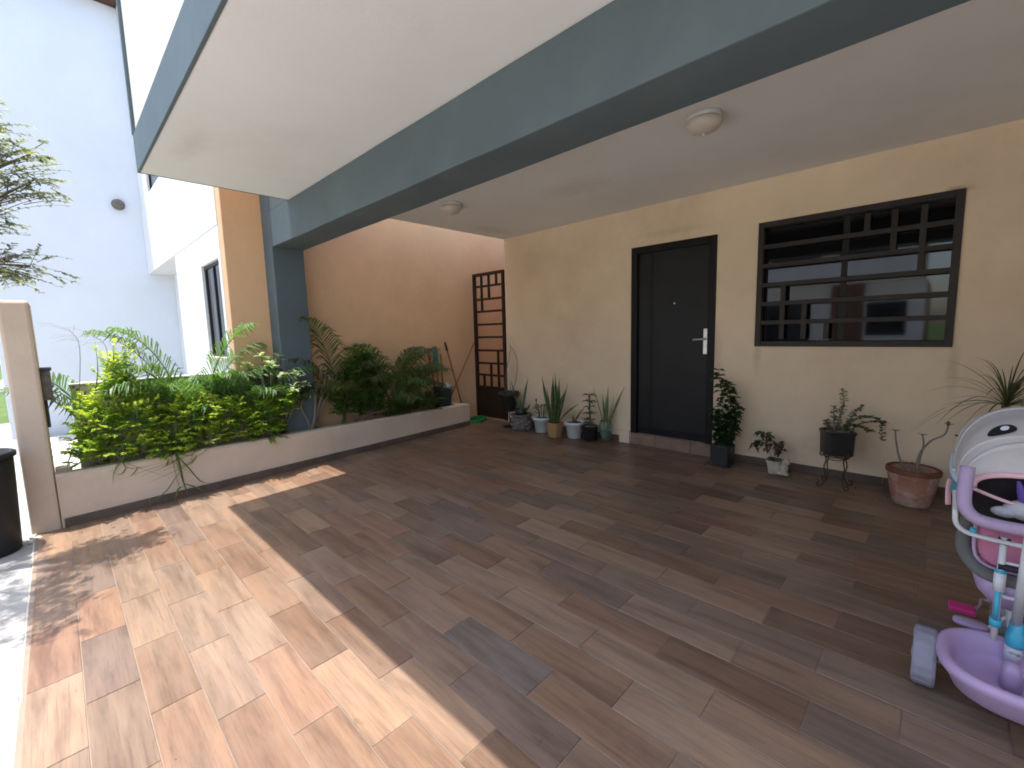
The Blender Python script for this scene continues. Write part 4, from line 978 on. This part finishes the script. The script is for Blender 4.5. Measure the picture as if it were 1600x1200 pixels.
# wrought iron stand + square pot with elephant bush
def scroll_stand(lab, x, y, h, w, cat='plant stand'):
    t = potted('plant_stand', lab, x, y, cat=cat, group='wrought iron plant stands')
    for k in range(4):
        a = math.pi/4+k*math.pi/2; d = Vector((math.cos(a), math.sin(a), 0)); r0 = w
        def P(r, z): return d*r+Vector((0, 0, z))
        foot = [P(r0+.035+.022*math.cos(q), .026+.022*math.sin(q)) for q in [math.pi*.35-i*.45 for i in range(11)]]
        leg = spline([P(r0+.03, h-.045), P(r0+.045, h-.02), P(r0+.03, h-.003), P(r0+.008, h-.02), P(r0-.01, h-.08), P(r0+.004, h*.55), P(r0-.012, h*.28), P(r0-.004, .05), P(r0+.02, .0065), P(r0+.05, .012), P(r0+.058, .032), P(r0+.044, .046), P(r0+.030, .036)], 4)
        MB().tube(leg, .0055, 6).build('leg', 'iron_rust', t, smooth=True)
    ring = [Vector((w*math.cos(q), w*math.sin(q), h-.045)) for q in [i*2*math.pi/24 for i in range(25)]]
    MB().tube(ring, .005, 6, cap=False).build('ring', 'iron_rust', t, smooth=True)
    for s in (-1, 1): MB().tube([Vector((-w, s*.03, h-.036)), Vector((w, s*.03, h-.036))], .004, 6).build('cross_bar', 'iron_rust', t)
    for k in range(4):
        a = k*math.pi/2; d = Vector((math.cos(a+.785), math.sin(a+.785), 0)); e = Vector((math.cos(a+2.356), math.sin(a+2.356), 0))
        MB().tube(bez(d*w+Vector((0, 0, h-.05)), (d+e)*w*.5+Vector((0, 0, h-.10)), e*w+Vector((0, 0, h-.05)), 8), .004, 6).build('scroll', 'iron_rust', t, smooth=True)
    return t
scroll_stand('wrought iron stand with scrolled legs under the black square pot', -.60, 4.53, .315, .095)
zt = zf(4.53)+.0015+.315-.030
t = thing('potted_plant', 'black square pot with spreading elephant bush on the scrolled iron stand', 'potted plant', (-.60, 4.53, zt)); t.rotation_euler = (0, 0, rad(28))
pot(t, [(.092, 0), (.096, .003), (.102, .175), (.108, .178), (.110, .198), (.106, .203), (.092, .198), (.08, .02)], 'pot_black', 32, True, soil=(.182, .088), soilm='gravel_mix', p=9)
rg = random.Random(70)
for pts in ([(0, 0, .17), (.0, -.01, .30), (.03, -.01, .42), (.02, .0, .54)], [(.02, 0, .17), (.09, -.05, .30), (.17, -.10, .34), (.24, -.14, .30), (.25, -.15, .16)], [(-.02, 0, .17), (-.03, .0, .30), (-.04, .0, .40)],
            [(0, 0, .17), (.06, -.03, .25), (.13, -.08, .25), (.19, -.11, .22)], [(0, .01, .17), (-.06, .02, .22), (-.08, .03, .28)], [(.03, .0, .17), (.09, -.03, .34), (.14, -.06, .42)], [(.03, -.03, .17), (.14, -.10, .29), (.26, -.16, .31)]):
    ps = spline(pts, 7); n = len(ps); MB().tube(ps, [.006*(1-.6*i/n) for i in range(n)], 6).build('branch', 'stem_grey', t, smooth=True)
    fo = MB()
    for i, q in enumerate(ps):
        if i < 3: continue
        for k in range(5):
            a = rg.uniform(0, 6.28); d = Vector((math.cos(a), math.sin(a), rg.uniform(-.2, .6))); fo.leaf(q, d, (0, 0, 1), rg.uniform(.030, .042), rg.uniform(.022, .030), jit((.10, .13, .05), .25, rg), .1, .1)
    fo.build('leaf_spray', 'leaf_thick', t, kind='stuff')

# terracotta pot with bare plumeria
t = potted('potted_plant', 'wide weathered terracotta pot with bare forked stems', -.11, 4.45)
pot(t, [(.105, 0), (.112, .006), (.136, .13), (.150, .232), (.156, .240), (.160, .272), (.156, .28), (.138, .278), (.130, .20), (.098, .03)], 'terracotta', 36, soil=(.248, .133), soilm='gravel_mix')
MB().lathe([(.1605, .246), (.1630, .272), (.158, .2825), (.138, .2825), (.137, .272)], 36, close=False).build('pot_rim', 'terracotta_dark', t, smooth=True)
rg = random.Random(71)
def tcp(a, z): r = .1065+.0415*(z/.235)+.0015; return Vector((r*math.cos(a), r*math.sin(a), z))
nodes_ = {}
for rw in range(5):
    for k in range(9): nodes_[rw, k] = ((k+.5*(rw % 2))*6.283/9+rg.uniform(-.16, .16), .018+.050*rw+rg.uniform(-.012, .012))
for rw in range(5):
    for k in range(9):
        links = [(rw+1, k if rw % 2 == 0 else (k+1) % 9)] if (rw+k) % 2 else [(rw+1, k if rw % 2 else (k-1) % 9), (rw, (k+1) % 9)]
        for q in links:
            if q not in nodes_: continue
            (a0, z0), (a1, z1) = nodes_[rw, k], nodes_[q]
            if a1-a0 > 3.1: a1 -= 6.283
            if a1-a0 < -3.1: a1 += 6.283
            if abs(a1-a0) > 1.0: continue
            MB().tube([tcp(a0+(a1-a0)*f+.05*math.sin(f*3.14)*rg.uniform(-1, 1), z0+(z1-z0)*f) for f in (0, .33, .66, 1)], .0024, 5).build('moulded_vein', 'terracotta_dark', t, smooth=True)
for pts in ([(.02, 0, .22), (.025, 0, .38), (.08, -.01, .50), (.15, -.01, .56), (.17, -.01, .64)], [(.02, 0, .22), (.03, .0, .35), (.045, .01, .46), (.035, .01, .54)], [(-.02, 0, .22), (-.08, .0, .33), (-.11, .01, .46), (-.12, .01, .55)]):
    ps = spline(pts, 6); n = len(ps); MB().tube(ps, [.0085*(1-.5*i/n) for i in range(n)], 8).ball(ps[-1], .0085, 8, 6).build('stem', 'stem_grey', t, smooth=True)
    e = ps[-1]
    for k in range(3):
        a = k*2.1+.4; MB().tube([e, e+Vector((.03*math.cos(a), .03*math.sin(a), .004))], [.004, .002], 5).build('bud_stub', 'bark', t)
MB().ball((.165, -.012, .645), .014, 8, 6, None, .8, .8, 1.4).build('bud', 'stem_green', t, smooth=True)
MB().tube([(.022, 0, .31), (-.015, -.01, .325)], .004, 5).build('twig', 'bark', t)

# ponytail palm on the second stand, half hidden by the tricycle
scroll_stand('wrought iron stand half hidden behind the tricycle canopy', .33, 4.50, .42, .10)
t = thing('potted_plant', 'thin leaved arching ponytail plant rising behind the tricycle', 'potted plant', (.33, 4.50, zf(4.5)+.0015+.42-.030))
pot(t, [(.10, 0), (.105, .004), (.125, .15), (.132, .152), (.132, .17), (.115, .17), (.10, .02)], 'pot_dark', soil=(.158, .112))
MB().lathe([(.05, .15), (.055, .20), (.03, .28), (.022, .36), (.024, .40)], 14).build('caudex', 'bark', t, smooth=True)
rg = random.Random(72)
for k in range(58):
    a = rg.uniform(0, 6.283); L = rg.uniform(.32, .64); el = rg.uniform(.25, 1.35); s = Vector((0, 0, .40))
    h = Vector((math.cos(a), math.sin(a)*.72, 0)); d = h*math.cos(el)+Vector((0, 0, math.sin(el)))
    if h.y > 0: d.y *= .45; h.y *= .3
    dr = rg.uniform(.35, .8)*(1.3-el*.6)
    pts = [s+d*L*q-Vector((0, 0, dr*L*q**2.3))+h*L*.18*q*q for q in [i/9 for i in range(10)]]
    for q in pts: q.y = min(q.y, .22)
    MB().strip(pts, [.011, .012, .012, .011, .010, .009, .007, .006, .004, .0015], (h.x*.3, h.y*.3, 1), jit((.075, .085, .030), .22, rg), .2).build('leaf', 'leaf_thick', t)
t = potted('iron_rack', 'thin iron wall rack with a little pot beside the ponytail plant', .18, 4.66, cat='rack')
MB().tube(spline([(-.08, .0, .52), (.0, .0, .50), (.10, .0, .495)], 4), .007, 6).build('arm', 'iron_rust', t, smooth=True)
MB().tube([(.04, .02, 0), (.04, .02, .50)], .008, 6).build('upright', 'iron_rust', t)
MB().tube(spline([(.04, .02, .40), (-.02, .02, .36), (-.04, .02, .27), (.0, .02, .22), (.04, .02, .26)], 5), .004, 6).build('scroll', 'iron_rust', t, smooth=True)
MB().lathe([(.02, .445), (.034, .45), (.045, .488), (.038, .487)], 14, (.03, 0, 0)).build('cup', 'pot_dark', t, smooth=True)

mb = MB(); rg = random.Random(90)
for (px, py, pr) in ((-4.25, 4.52, .15), (-3.91, 4.575, .10), (-3.60, 4.47, .09), (-3.37, 4.585, .10), (-3.14, 4.60, .10), (-1.53, 4.565, .11), (-1.07, 4.585, .07), (-.60, 4.53, .12), (-.11, 4.45, .12)):
    for k in range(38):
        a = rg.uniform(0, 6.28); r = pr+abs(rg.gauss(0, .05)); X, Y = px+r*math.cos(a), min(4.73, py+r*math.sin(a)); q = rg.uniform(.0015, .0055)
        mb.ball((X, Y, zf(Y)+q*.5), q, 5, 3, None, rg.uniform(.7, 1.6), 1, .6)
tag(mb.build('soil_crumbs', 'soil'), 'spilled soil crumbs on the tiles round the pots', 'soil crumbs', kind='stuff')
# ------------------------------------------------------------------ cleaning corner at the end of the planter
bk = thing('bucket', 'dark grey bucket standing at the gate end of the planter', 'bucket', (-5.375, 4.01, .26))
MB().lathe([(.105, 0), (.11, .004), (.140, .31), (.150, .312), (.150, .335), (.142, .337), (.132, .30), (.10, .02)], 28).build('bucket_body', 'bucket_grey', bk, smooth=True)
MB().tube([Vector((.152*math.cos(q), .152*math.sin(q), .318+.0*q)) for q in [i*math.pi/12 for i in range(13)]], .004, 6).build('bail', 'steel', bk, smooth=True)
jg = thing('detergent_jug', 'white plastic jug sitting in the grey bucket', 'jug', (-5.345, 4.065, .275))
MB().lathe([(.05, 0), (.055, .01), (.055, .27), (.048, .32), (.022, .36), (.018, .37)], 18, sq=True, p=4).build('jug_body', 'plastic_white', jg, smooth=True)
MB().tube(bez((0, .045, .34), (0, .095, .35), (0, .065, .25), 6), .010, 8).build('jug_handle', 'plastic_white', jg, smooth=True)
MB().lathe([(.02, .3705), (.021, .39), (.004, .392)], 14).build('jug_cap', 'fabric_blue', jg, smooth=True)
def stick(name, lab, cat, p0, p1, r, m, parts=()):
    p0, p1 = Vector(p0), Vector(p1); t = thing(name, lab, cat, p0, 'brooms and mops in the corner'); d = p1-p0
    MB().tube([Vector((0, 0, 0)), d*.5, d], r, 8).build('shaft', m, t, smooth=True)
    for nm, a, b_, rr, mm in parts: MB().tube([d*a, d*(a*.7+b_*.3), d*b_], rr, 10).build(nm, mm, t, smooth=True)
    return t
stick('brush', 'red handled brush upright in the grey bucket', 'brush', (-5.42, 3.95, .29), (-5.50, 3.86, 1.18), .010, 'plastic_red', [('grip', .8, 1.0, [.017, .018, .014], 'plastic_red')])
stick('duster', 'green headed duster upright in the grey bucket', 'duster', (-5.40, 3.98, .285), (-5.475, 3.965, 1.20), .009, 'wood_stick', [('duster_head', .62, 1.0, [.030, .042, .032], 'plastic_teal')])
stick('mop', 'plain wooden mop handle upright in the grey bucket', 'mop', (-5.385, 4.03, .285), (-5.46, 4.06, 1.09), .011, 'wood_stick', [('grip', .9, 1.0, [.013, .014, .012], 'wood_stick')])
stick('broom', 'brown broomstick leaning on the peach wall behind the planter end', 'broom', (-5.37, 4.40, zf(4.4)+.14), (-5.523, 4.20, 1.26), .012, 'wood_stick', [('broom_head', -.10, .02, [.05, .035, .016], 'plastic_teal'), ('grip', .88, 1.0, [.0135, .0145, .013], 'iron_dark')])
stick('rake_handle', 'thin handle slanting from the bucket towards the iron gate', 'handle', (-5.36, 4.06, .30), (-5.43, 4.715, 1.24), .009, 'wood_stick')
dp = thing('dustpan', 'bright green dustpan on the floor behind the planter end', 'dustpan', (-5.20, 4.52, zf(4.52)+.002)); dp.rotation_euler = (0, 0, rad(20))
MB().add([(-.12, -.12, 0), (.12, -.12, 0), (.11, .10, .004), (-.11, .10, .004), (-.12, -.12, .004), (.12, -.12, .004), (.11, .10, .01), (-.11, .10, .01)], [(0, 3, 2, 1), (4, 5, 6, 7), (0, 1, 5, 4), (1, 2, 6, 5), (2, 3, 7, 6), (3, 0, 4, 7)]).build('pan', 'plastic_green', dp)
MB().box(-.112, .112, .0995, .107, 0, .06).box(-.121, -.113, -.10, .099, 0, .04).box(.113, .121, -.10, .099, 0, .04).build('pan_wall', 'plastic_green', dp)
MB().tube(bez((0, .105, .045), (0, .16, .07), (0, .19, .06), 5), .011, 8).build('pan_handle', 'plastic_green', dp, smooth=True)

# ================================================================== TRICYCLE
TX, TY = .26, 2.30; TZ = zf(2.3)
tk = thing('push_tricycle', 'lavender toddler push tricycle with white animal faced canopy', 'tricycle', (TX, TY, TZ))
def L3(x, y, z): return Vector((x-TX, y-TY, z-TZ))
def Tt(name, pts, r, m, parent=tk, n=10, sm=True, k=6, squash=1.0): 
    ps = spline([L3(*p) for p in pts], k) if len(pts) > 2 else [L3(*p) for p in pts]
    return MB().tube(ps, r, n, squash=squash).build(name, m, parent, smooth=sm)
def wheel(x, y, r, wd, m='wheel_grey'):
    """tyre with tread blocks, dished rim and hub; axle along x"""
    prof = [(r*.62, -wd*.42), (r*.80, -wd*.5), (r*.95, -wd*.46), (r, -wd*.34), (r, wd*.34), (r*.95, wd*.46), (r*.80, wd*.5), (r*.62, wd*.42)]
    mb = MB(); n = 64; vs = []; fs = []
    for (q, xx) in prof:
        for j in range(n):
            th = 2*math.pi*j/n; k = q*(1.0 if q < r*.99 or (j//2) % 2 else .982); vs.append((xx, k*math.cos(th), k*math.sin(th)))
    for i in range(len(prof)-1):
        for j in range(n): fs.append((i*n+j, i*n+(j+1) % n, (i+1)*n+(j+1) % n, (i+1)*n+j))
    o = mb.add(vs, fs).build('wheel', m, tk, bevel=0); o.location = (x, y, r*1.03)
    for s in (-1, 1):
        mr = MB(); vs = []; fs = []
        pr = [(r*.63, s*wd*.41), (r*.5, s*wd*.30), (r*.22, s*wd*.34), (r*.18, s*wd*.52), (r*.02, s*wd*.54)]
        for (q, xx) in pr:
            for j in range(24): th = 2*math.pi*j/24; vs.append((xx, q*math.cos(th), q*math.sin(th)))
        for i in range(len(pr)-1):
            for j in range(24): fs.append((i*24+j, i*24+(j+1) % 24, (i+1)*24+(j+1) % 24, (i+1)*24+j))
        mr.add(vs, fs).build('rim', 'lavender', o, smooth=True)
    return o
wheel(-.240, 0, .110, .072); wheel(.240, 0, .110, .072)
for s_ in (-1, 1): MB().tube([(s_*.245, 0, .113), (s_*.172, 0, .113)], .009, 10).build('axle', 'frame_white', tk)
# storage tub
tub = MB(); prof = [(.10, .096), (.138, .100), (.168, .122), (.188, .165), (.204, .186), (.2125, .203), (.208, .219), (.196, .226), (.183, .224), (.173, .212), (.162, .160), (.146, .124), (.10, .118)]
tub.lathe(prof, 48, sq=True, p=2.6, ay=.96)
o = tub.build('storage_tub', 'lavender', tk, smooth=True); o.location = (0, -.055, 0)
MB().lathe([(.028, .118), (.026, .185), (.021, .206), (.006, .214)], 18, sq=True, p=3, ay=1.3).build('tub_post', 'lavender', tk, smooth=True).location = (-.012, -.02, 0)
# frame
Tt('main_tube', [(.26, 2.36, .16), (.26, 2.62, .24), (.26, 2.86, .40), (.26, 2.92, .52)], .016, 'frame_white')
Tt('push_pole', [(.256, 2.385, .24), (.235, 2.095, .725)], .0145, 'frame_white', k=2)
MB().lathe([(.023, .165), (.023, .235), (.02, .24)], 18).build('pole_socket', 'frame_white', tk, smooth=True).location = L3(.256, 2.385, TZ)
MB().lathe([(.026, .235), (.028, .245), (.028, .285), (.022, .295), (.019, .33)], 18).build('pole_clamp', 'clip_blue', tk, smooth=True).location = L3(.258, 2.372, TZ)
MB().ball((.030, -.008, .268), .012, 10, 7).build('clamp_knob', 'clip_black', tk, smooth=True).location = L3(.258, 2.372, TZ)
for sx in (.20, .32):
    Tt('rear_stay', [(sx, 2.335, .20), (sx, 2.335, .60)], .010, 'frame_white')
    Tt('stay_sleeve', [(sx, 2.335, .395), (sx, 2.335, .465)], .0165, 'frame_white'); Tt('stay_strip', [(sx-.002, 2.3225, .285), (sx-.002, 2.3225, .395)], .008, 'clip_blue')
    Tt('stay_clip', [(sx, 2.335, .466), (sx, 2.335, .476)], .0172, 'clip_blue'); Tt('stay_clip', [(sx, 2.335, .255), (sx, 2.335, .284)], .0165, 'clip_blue')
    Tt('clamp', [(sx-.014, 2.335, .585), (sx+.016, 2.335, .583)], .0135, 'clip_black')
Tt('cross_clip', [(.192, 2.33, .489), (.328, 2.33, .489)], .0115, 'clip_black'); Tt('cross_tube', [(.202, 2.336, .505), (.318, 2.336, .505)], .005, 'frame_white'); Tt('cross_tube', [(.202, 2.336, .375), (.318, 2.336, .375)], .007, 'frame_white')
Tt('hoop', [(.068, 2.30, .685), (.074, 2.30, .63), (.10, 2.31, .600), (.15, 2.32, .588), (.26, 2.325, .584), (.37, 2.32, .588), (.42, 2.31, .600), (.446, 2.30, .63), (.452, 2.30, .685)], .0085, 'frame_white')
for s in (-1, 1):
    Tt('canopy_post', [(TX+s*.192, 2.30, .685), (TX+s*.200, 2.32, .83)], .0085, 'frame_white', k=2)
    Tt('canopy_clip', [(TX+s*.199, 2.305, .755), (TX+s*.2005, 2.313, .80)], .0125, 'clip_blue')
    Tt('strap', [(TX+s*.212, 2.285, .80), (TX+s*.215, 2.28, .76), (TX+s*.212, 2.285, .70)], [.011]*13, 'fabric_rose', squash=.4)
Tt('bolt', [(.112, 2.318, .612), (.128, 2.318, .606)], .010, 'clip_blue')
# seat
def pad(name, m, x0, x1, y, z0, z1, th, r, par=tk, lean=.12, n=32, p=4):
    mb = MB(); vs = []; fs = []; cx, cz = (x0+x1)/2, (z0+z1)/2; hx, hz_ = (x1-x0)/2, (z1-z0)/2
    prof = [(.86, -.5), (.97, -.38), (1.0, 0), (.97, .38), (.86, .5)]
    for (k, d) in prof:
        for j in range(n):
            a = 2*math.pi*j/n; q = 1/((abs(math.cos(a))**p+abs(math.sin(a))**p)**(1/p))
            X, Z = cx+hx*k*q*math.cos(a), cz+hz_*k*q*math.sin(a); vs.append(L3(X, y+d*th+lean*(cz-Z)*-1*-.5, Z))
    for i in range(4):
        for j in range(n): fs.append((i*n+j, i*n+(j+1) % n, (i+1)*n+(j+1) % n, (i+1)*n+j))
    fs.append(tuple(range(n))); fs.append(tuple(reversed(range(4*n, 5*n))))
    return mb.add(vs, fs).build(name, m, par, smooth=False, bevel=.002)
bk_ = pad('seat_back', 'fabric_pink', .135, .385, 2.415, .452, .70, .045, .05)
ring = [L3(.26+.131*(1/((abs(math.cos(a))**4+abs(math.sin(a))**4)**.25))*math.cos(a), 2.39+.06*(.576-(.576+.130*math.sin(a)))*.5, .576+.130*(1/((abs(math.cos(a))**4+abs(math.sin(a))**4)**.25))*math.sin(a)) for a in [i*2*math.pi/40 for i in range(41)]]
MB().tube(ring, .006, 7, cap=False).build('piping', 'lavender', bk_, smooth=True)
Tt('guard_pad', [(.245, 2.375, .425), (.19, 2.38, .425), (.145, 2.39, .44), (.108, 2.41, .49), (.105, 2.43, .55), (.118, 2.46, .62), (.14, 2.50, .66)], .026, 'fabric_grey', squash=.8)
Tt('guard_pad', [(.275, 2.375, .425), (.33, 2.38, .425), (.375, 2.39, .44), (.412, 2.41, .49), (.415, 2.43, .55), (.402, 2.46, .62), (.38, 2.50, .66)], .026, 'fabric_grey', squash=.8)
st_ = MB().lathe([(.03, .335), (.075, .345), (.11, .39), (.128, .455), (.120, .46), (.10, .42), (.03, .40)], 32, sq=True, p=3, ay=1.15).build('seat_shell', 'lavender', tk, smooth=True); st_.location = L3(.26, 2.50, TZ)
pad('seat_cushion', 'fabric_pink', .165, .355, 2.51, .40, .44, .17, .02, lean=0)
Tt('seat_post', [(.26, 2.49, .21), (.26, 2.50, .30)], .020, 'frame_white')
# front end
fwl = wheel(0, .60, .140, .050)
for s in (-1, 1):
    Tt('fork_blade', [(TX+s*.034, 2.90, .09), (TX+s*.034, 2.90, .26), (TX+s*.012, 2.91, .33)], .010, 'frame_white')
    Tt('crank', [(TX+s*.030, 2.90, .088), (TX+s*.062, 2.90, .088), (TX+s*.066, 2.87, .075 if s < 0 else .10), (TX+s*.085, 2.83, .060 if s < 0 else .12)], .006, 'steel')
    pd = MB().box(-.045, .045, -.035, .035, -.011, .011).build('pedal', 'pedal_pink', tk, bevel=.006); pd.location = L3(TX+s*.125, 2.82, .058 if s < 0 else .125)
    pd2 = MB().lathe([(.05, 0), (.055, .004), (.055, .014), (.05, .018)], 24, sq=True, p=3, ax=1.0, ay=.55).build('footrest', 'lavender', tk, smooth=True); pd2.location = L3(TX+s*.105, 2.60, .095)
    Tt('footrest_arm', [(TX+s*.06, 2.60, .100), (TX, 2.60, .19)], .006, 'frame_white')
    Tt('grip', [(TX+s*.12, 2.84, .615), (TX+s*.19, 2.80, .615)], .017, 'lavender_grip')
Tt('head_tube', [(.26, 2.92, .33), (.26, 2.90, .60)], .018, 'frame_white')
Tt('handlebar', [(TX-.18, 2.805, .615), (TX-.10, 2.86, .615), (TX, 2.89, .60), (TX+.10, 2.86, .615), (TX+.18, 2.805, .615)], .011, 'frame_white')
MB().lathe([(.15, .0), (.16, .02), (.12, .05), (.02, .07)], 24, ax=.32, ay=1.0).build('mudguard', 'lavender', tk, smooth=True).location = L3(.26, 2.90, TZ+.285)
# push handle
Tt('push_handle', [(.083, 2.125, .892), (.080, 2.105, .82), (.083, 2.09, .765), (.108, 2.083, .732), (.155, 2.080, .722), (.235, 2.080, .721), (.315, 2.080, .722), (.362, 2.083, .732), (.387, 2.09, .765), (.390, 2.105, .82), (.387, 2.125, .892)], .0195, 'lavender_grip', n=14)
# canopy
CX = .262
def cpt(u, v):
    """u 0..1 over the hoop left to right, v 0..1 rear rim to front rim"""
    key = [(0, 2.175, .160, .815, .872), (.16, 2.20, .183, .815, .938), (.3, 2.25, .194, .812, .99), (.45, 2.32, .200, .810, 1.040), (.62, 2.42, .202, .808, 1.062), (.8, 2.54, .200, .808, 1.055), (1.0, 2.68, .195, .812, 1.01)]
    for a, b in zip(key, key[1:]):
        if v <= b[0]+1e-9:
            t = (v-a[0])/(b[0]-a[0]); t_ = t*t*(3-2*t); q = [x+(y-x)*t for x, y in zip(a, b)]; break
    th = math.pi*(1-u); p = 2.5
    k = 1/((abs(math.cos(th))**p+abs(math.sin(th))**p)**(1/p))
    r = 1+.018*math.sin(v*19+1.2)*math.sin(th)*(1 if v > .05 else 0)
    return Vector((CX+q[2]*k*r*math.cos(th), q[1], q[3]+(q[4]-q[3])*k*r*math.sin(th)))
mb = MB(); nu, nv = 36, 30; vs = []; fs = []
for j in range(nv+1):
    for i in range(nu+1): c = cpt(i/nu, j/nv); vs.append(L3(*c))
for j in range(nv):
    for i in range(nu): a = j*(nu+1)+i; fs.append((a, a+1, a+nu+2, a+nu+1))
cn = mb.add(vs, fs).build('canopy', 'fabric_white', tk, smooth=True, solid=.006)
for v in (.30, .62, .985):
    MB().tube([L3(*(cpt(i/30, v)+Vector((0, 0, .002)))) for i in range(31)], .0062, 7).build('canopy_rib', 'fabric_white', cn, smooth=True)
MB().tube([L3(*cpt(i/30, .006)) for i in range(31)], .0088, 7, squash=1.3).build('pink_trim', 'fabric_rose', cn, smooth=True)
for u in (0, 1): MB().tube([L3(*cpt(u, j/16)) for j in range(17)], .014, 8, squash=1.2).build('hem', 'fabric_blue', cn, smooth=True)
def patch(name, u0, v0, ru, rv, m, lift, shape, n=24):
    mb = MB(); vs = [L3(*cpt(u0, v0))]; e = .01
    def P(u, v):
        a = cpt(u+e, v)-cpt(u-e, v); b = cpt(u, min(1, v+e))-cpt(u, max(0, v-e)); nn = a.cross(b).normalized()
        if nn.dot(Vector((0, 0, CZ))-cpt(u, v)) < 0: nn = -nn
        return L3(*(cpt(u, v)+nn*lift))
    vs = [P(u0, v0)]; rings = 4
    for q in range(1, rings+1):
        for j in range(n): a = 2*math.pi*j/n; su, sv = shape(a); vs.append(P(u0+ru*su*q/rings, v0+rv*sv*q/rings))
    fs = [(0, 1+j, 1+(j+1) % n) for j in range(n)]
    for q in range(rings-1):
        for j in range(n): b = 1+q*n; fs.append((b+j, b+n+j, b+n+(j+1) % n, b+(j+1) % n))
    return mb.add(vs, fs).build(name, m, cn, smooth=True)
def lid(a): return (math.cos(a), (math.sin(a) if math.sin(a) > 0 else .45*math.sin(a))+.35*math.cos(a)*.3)
for s, u0 in ((1, .345), (-1, .655)):
    patch('eye', u0, .345, .055, .060, 'eye_black', .0065, lid); patch('eye_glint', u0+.012*s, .368, .016, .020, 'frame_white', .0078, lambda a: (math.cos(a), math.sin(a)))
for u0 in (.455, .545):
    mb = MB(); c = L3(*(cpt(u0, .11)+Vector((0, -.004, .004)))); mb.ball(c, .017, 14, 9, None, .85, .8, 1.35).build('nose_stud', 'nostril', cn, smooth=True)
# fold across the muzzle
MB().tube([L3(*(cpt(.12+.76*i/24, .17+.075*math.sin(math.pi*i/24))+Vector((0, -.001, .001)))) for i in range(25)], [.003+.009*math.sin(math.pi*i/24) for i in range(25)], 8, cap=False).build('muzzle_fold', 'fabric_white', cn, smooth=True)
# dark net under the rear rim, strap and plush
vs = []; fs = []
for i in range(21):
    c = cpt(i/20, .03); vs.append(L3(c.x, 2.19, c.z-.004)); vs.append(L3(CX+(c.x-CX)*.96, 2.245, .672))
for i in range(20): fs.append((2*i, 2*i+1, 2*i+3, 2*i+2))
MB().add(vs, fs).build('net_panel', 'mesh_black', cn, solid=.004)
Tt('strap', [(.095, 2.160, .812), (.18, 2.150, .785), (.30, 2.150, .760), (.42, 2.16, .745)], .0055, 'fabric_rose')
pz = thing('plush_toy', 'grey plush toy with a purple horn tucked under the tricycle canopy', 'plush toy', (.225, 2.165, .735))
MB().ball((.02, 0, .025), .058, 18, 12, None, 1.25, .55, .62).ball((-.045, -.008, .012), .026, 12, 8, None, 1.3, .7, .7).build('plush_body', 'plush_grey', pz, smooth=True)
MB().tube([(0, .0, .045), (-.012, -.002, .085), (-.022, -.004, .122)], [.017, .012, .004], 12).build('horn', 'plush_purple', pz, smooth=True)
